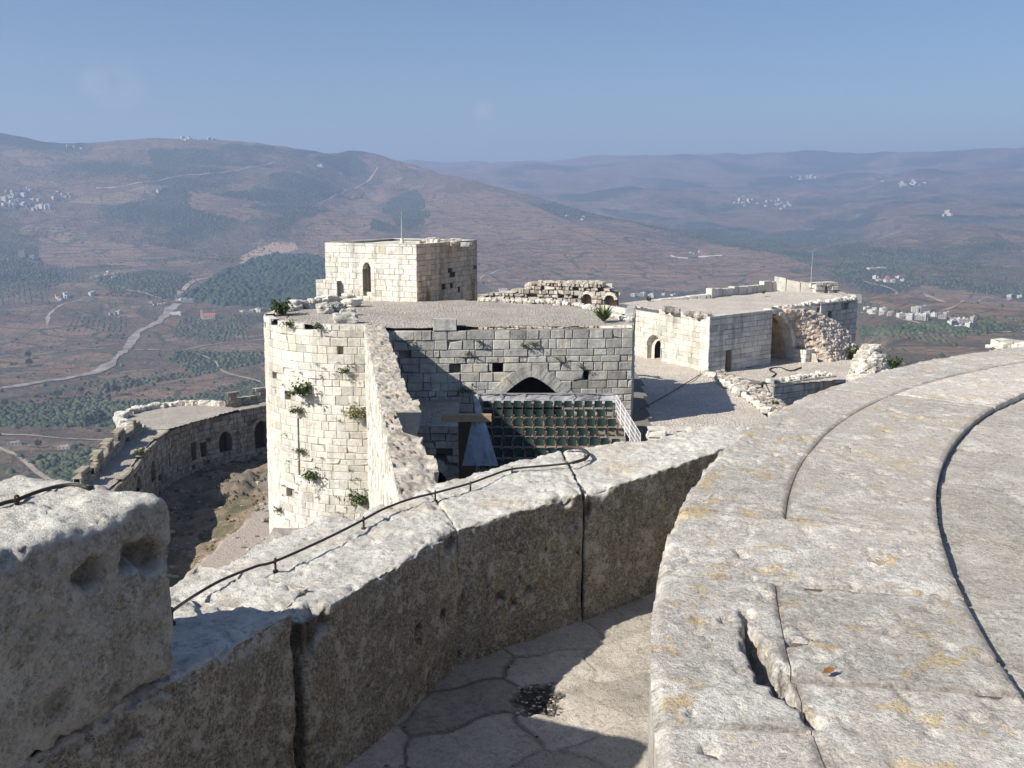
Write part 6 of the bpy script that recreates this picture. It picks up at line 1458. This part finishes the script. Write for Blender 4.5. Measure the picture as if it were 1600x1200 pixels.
def put(idx, px, py, label, group, sc=1., rz=None):
    p = hit(px, py)
    if idx in used: o = copy_tree(PR[idx])
    else: o = PR[idx]; used.add(idx)
    o.location = tuple(float(q) for q in p); o.scale = (sc, sc, sc); o.rotation_euler = (0, 0, rd.uniform(-.9, .9) if rz is None else rz); o['label'] = label; o['category'] = 'house'; o['group'] = group
rd = random.Random(19)
V_ = [((20, 315, 24, 16), 22, 'small pale house in the village on the far left slope', 1.35), ((60, 322, 34, 14), 18, 'small pale house in the village on the far left slope', 1.35), ((50, 300, 10, 5), 5, 'small pale house in the village on the far left slope', 1.35), ((100, 306, 16, 5), 8, 'small pale house in the village on the far left slope', 1.),
      ((1165, 316, 22, 7), 14, 'tiny white house in the hamlet across the distant valley', 1.2), ((1225, 318, 30, 8), 16, 'tiny white house in the hamlet across the distant valley', 1.2),
      ((1265, 278, 26, 5), 16, 'tiny pale house in the town on the far ridge slope', 1.5), ((1410, 290, 28, 6), 16, 'tiny pale house in the town on the far ridge slope', 1.5),
      ((1370, 488, 28, 6), 10, 'white house at the left end of the village beyond the hall', .9), ((1440, 495, 34, 9), 20, 'white house in the village beyond the hall', .9), ((1500, 506, 32, 6), 13, 'white house at the right end of the village beyond the hall', .9),
      ((1010, 463, 42, 3), 14, 'long pale house in the row behind the ruined wall', .9), ((785, 456, 16, 3), 5, 'pale house seen between the square tower and ruined wall', .9),
      ((295, 218, 22, 2), 7, 'small building on top of the left mountain', 1.4), ((330, 217, 8, 2), 3, 'small building on top of the left mountain', 1.4),
      ((180, 493, 10, 3), 4, 'white house standing alone in the left valley fields', .9), ((100, 468, 16, 4), 8, 'pale house in the hamlet above the left dirt road', .8), ((145, 465, 14, 4), 4, 'pale house in the hamlet above the left dirt road', .8),
      ((245, 477, 22, 3), 6, 'low house on the track left of the church', .8), ((285, 468, 12, 4), 5, 'low house beside the road below the quarry', .9), ((400, 489, 26, 4), 10, 'white house right of the church near the round tower', .8), ((165, 432, 20, 5), 7, 'pale house on the terraces above the left valley', .8),
      ((1385, 440, 30, 6), 8, 'pale house among the trees beyond the hall roof', 1.), ((1590, 466, 14, 3), 4, 'white house at the right edge of the photo', 1.), ((1085, 397, 8, 2), 2, 'small outbuilding beside the walled villa', .9), ((900, 340, 40, 8), 4, 'lonely pale house on the central slope', 1.), ((600, 255, 40, 8), 0, '', 1.), ((120, 231, 20, 3), 3, 'pale house on the left mountain flank', 1.2), ((500, 262, 8, 2), 3, 'pale house on the upper right of the left mountain', 1.2), ((250, 300, 8, 2), 3, 'white building on the middle of the left mountain', 1.6), ((1480, 337, 12, 2), 4, 'long pale shed on the far right slope', 1.8)]
spots = []
for (cx_, cy_, sx_, sy_), cnt, lab, sc in V_:
    for i_ in range(cnt):
        px = cx_+rd.gauss(0, .45)*sx_; py = cy_+rd.gauss(0, .45)*sy_; spots.append((lab, px, py, sc))
spots.sort(); cnt_ = {}
for lab, px, py, sc in spots:
        cnt_[lab] = cnt_.get(lab, -1)+1; put(rd.choice((0, 0, 1, 1, 2, 3, 4, 5)) if sc <= 1 else rd.choice((0, 1, 2, 3)), px, py, lab.replace(' in ', ', %s from the left in ' % nth(cnt_[lab]), 1) if ' in ' in lab else lab+', %s from the left' % nth(cnt_[lab]), 'houses: '+lab, sc*rd.uniform(.75, 1.1))
def big_house(px, py, args, label, rz=0, sc=1.):
    t = make_house(*args); t.location = tuple(float(q) for q in hit(px, py)); t.rotation_euler = (0, 0, rz); t.scale = (sc,)*3; t['label'] = label; return t
big_house(35, 402, (16, 14, 16, 5, 'house_grey', None, True), 'unfinished five-storey concrete building on the left slope', .2, 1.1)
big_house(51, 405, (14, 12, 10, 3, 'house_grey', None, True), 'unfinished three-storey concrete building beside the taller one', .1, 1.1)
big_house(24, 696, (15, 6, 2.8, 1, 'house_grey', None, True), 'long low farm shed by the track at the lower left', .15, .9)
big_house(101, 702, (13, 6, 3.0, 1, 'house_tan', None, True), 'pale farm shed in the fields left of the bastion', .1, .9)
big_house(1370, 421, (60, 14, 4, 1, 'house_white', None, True), 'long white building on the slope beyond the flagpole', .3, 1.)
big_house(1387, 442, (16, 12, 6.4, 2, 'house_white', 'hip', True), 'white villa with red roofs among the trees beyond the hall', .2, 1.2)
big_house(1095, 396, (15, 11, 6.4, 2, 'house_tan', 'hip', True), 'villa with a red roof inside a white walled terrace', .2, 1.)
big_house(294, 472, (26, 12, 6, 2, 'house_grey', None, True), 'grey industrial building beside the quarry road', .1, 1.)
big_house(276, 492, (26, 11, 5, 1, 'house_white', None, True), 'low white building left of the church', -.1, .9)
big_house(1443, 487, (20, 14, 9.3, 3, 'house_grey', None, True), 'tall grey apartment house in the village beyond the hall', .2, .9)
# church
cp_ = hit(326, 499); ct = thing('church', 'pale church with an orange tiled roof and a slim bell tower', 'church', tuple(float(q) for q in cp_), .1)
m = MB(); m.box(-11, 15, -7, 7, -4, 8); m.build('walls', M['house_tan'], ct)
m = MB(); m.faces([(-11.5, -7.5, 8.01), (15.5, -7.5, 8.01), (15.5, 7.5, 8.01), (-11.5, 7.5, 8.01), (-11.5, 0, 12), (15.5, 0, 12)], [(0, 1, 5, 4), (2, 3, 4, 5), (0, 4, 3), (1, 2, 5)]); m.build('roof', M['house_red'], ct)
for i_, x in enumerate((-7, -2, 3, 8, 12)): m = MB(); m.box(x-.8, x+.8, -7.05, -6.9, 2, 5.5); m.build('window', M['glass'], ct)
m = MB(); m.box(-16, -11.02, -2.5, 2.5, -4, 17); m.build('bell_tower', M['house_tan'], ct); m = MB(); m.faces([(-16.3, -2.8, 17.02), (-10.7, -2.8, 17.02), (-10.7, 2.8, 17.02), (-16.3, 2.8, 17.02), (-13.5, 0, 22)], [(0, 1, 4), (1, 2, 4), (2, 3, 4), (3, 0, 4)]); m.build('spire', M['house_red'], ct)
# white boundary wall round the villa terrace
wl = [(1048, 401), (1058, 404), (1075, 405), (1090, 402), (1128, 402)]; P_ = [hit(*p) for p in wl]; m = MB()
for a, b in zip(P_[:-1], P_[1:]):
    m.quad(a+FW([0, 0, -2]), b+FW([0, 0, -2]), b+FW([0, 0, 3.]), a+FW([0, 0, 3.])); m.quad(a+FW([0, 1, -2]), b+FW([0, 1, -2]), b+FW([0, 1, 3.]), a+FW([0, 1, 3.])); m.quad(a+FW([0, 0, 3.]), b+FW([0, 0, 3.]), b+FW([0, 1, 3.]), a+FW([0, 1, 3.]))
tag(m.build('boundary_wall', M['house_white']), 'white boundary wall curving in front of the villa terrace', 'wall')
# single trees one can tell apart in the near valley
def tree(px, py, s, label):
    p = hit(px, py); t = thing('tree', label, 'tree', tuple(float(q) for q in p), rd.uniform(0, 6), 'single trees in the valley fields'); m = MB(); m.tube([(0, 0, -1), (0, 0, s*.35), (.1*s, 0, s*.6)], [s*.06, s*.045, s*.02], 6); m.build('trunk', M['rust'], t)
    m = MB()
    for i_ in range(150):
        a = rd.uniform(0, 6.28); e = math.acos(rd.uniform(-.6, 1)); r_ = s*.42*rd.uniform(.6, 1.05); c = FW([r_*math.sin(e)*math.cos(a), r_*math.sin(e)*math.sin(a), s*.62+r_*.95*math.cos(e)]); u = FW([rd.uniform(-1, 1) for _ in range(3)]); v = np.cross(u, (rd.uniform(-1, 1), .4, 1)); v /= np.linalg.norm(v)+.01; u /= np.linalg.norm(u); k_ = s*.11; m.quad(c-u*k_, c+v*k_, c+u*k_, c-v*k_, t=rd.uniform(.6, 1.4))
    m.build('crown', M['scrub'], t)
for px, py, s, lab in ((91, 625, 12, 'dark tree pair standing in the red field left'), (127, 617, 10, 'small dark tree right of the pair in the red field'), (183, 618, 13, 'tall dark tree at the edge of the red field'), (167, 611, 9, 'round tree left of the tall dark tree'), (45, 560, 12, 'tree at the upper end of the hedge line'), (46, 573, 12, 'tree at the lower end of the hedge line'), (60, 700, 8, 'small tree between the two farm sheds'), (8, 635, 9, 'dark tree at the left edge of the photo'), (155, 660, 14, 'broad dark tree beside the shrub belt above the bastion'), (140, 665, 12, 'dark tree left of the broad one above the bastion'), (118, 706, 7, 'small tree just right of the pale farm shed'), (208, 603, 8, 'lone tree on the green terrace strip')):
    tree(px, py, s, lab)
V_ALL_MIN = Zg.min()
# ------------------------------------------------------------------ haze
hz = bpy.data.materials.new('valley haze'); hz.use_nodes = True; ht = hz.node_tree; ht.nodes.remove(ht.nodes['Principled BSDF'])
pv = ht.nodes.new('ShaderNodeVolumePrincipled'); pv.inputs['Color'].default_value = (.48, .62, .92, 1); pv.inputs['Density'].default_value = .00016; pv.inputs['Anisotropy'].default_value = .2
ht.links.new(pv.outputs[0], ht.nodes['Material Output'].inputs['Volume'])
mb = MB(); zb = float(V_ALL_MIN)-1; mb.box(-13400, 13400, -13400, 13400, zb, 520)
h_ = mb.build('haze', hz); tag(h_, 'thin blue haze filling the valley air', 'haze', kind='stuff')
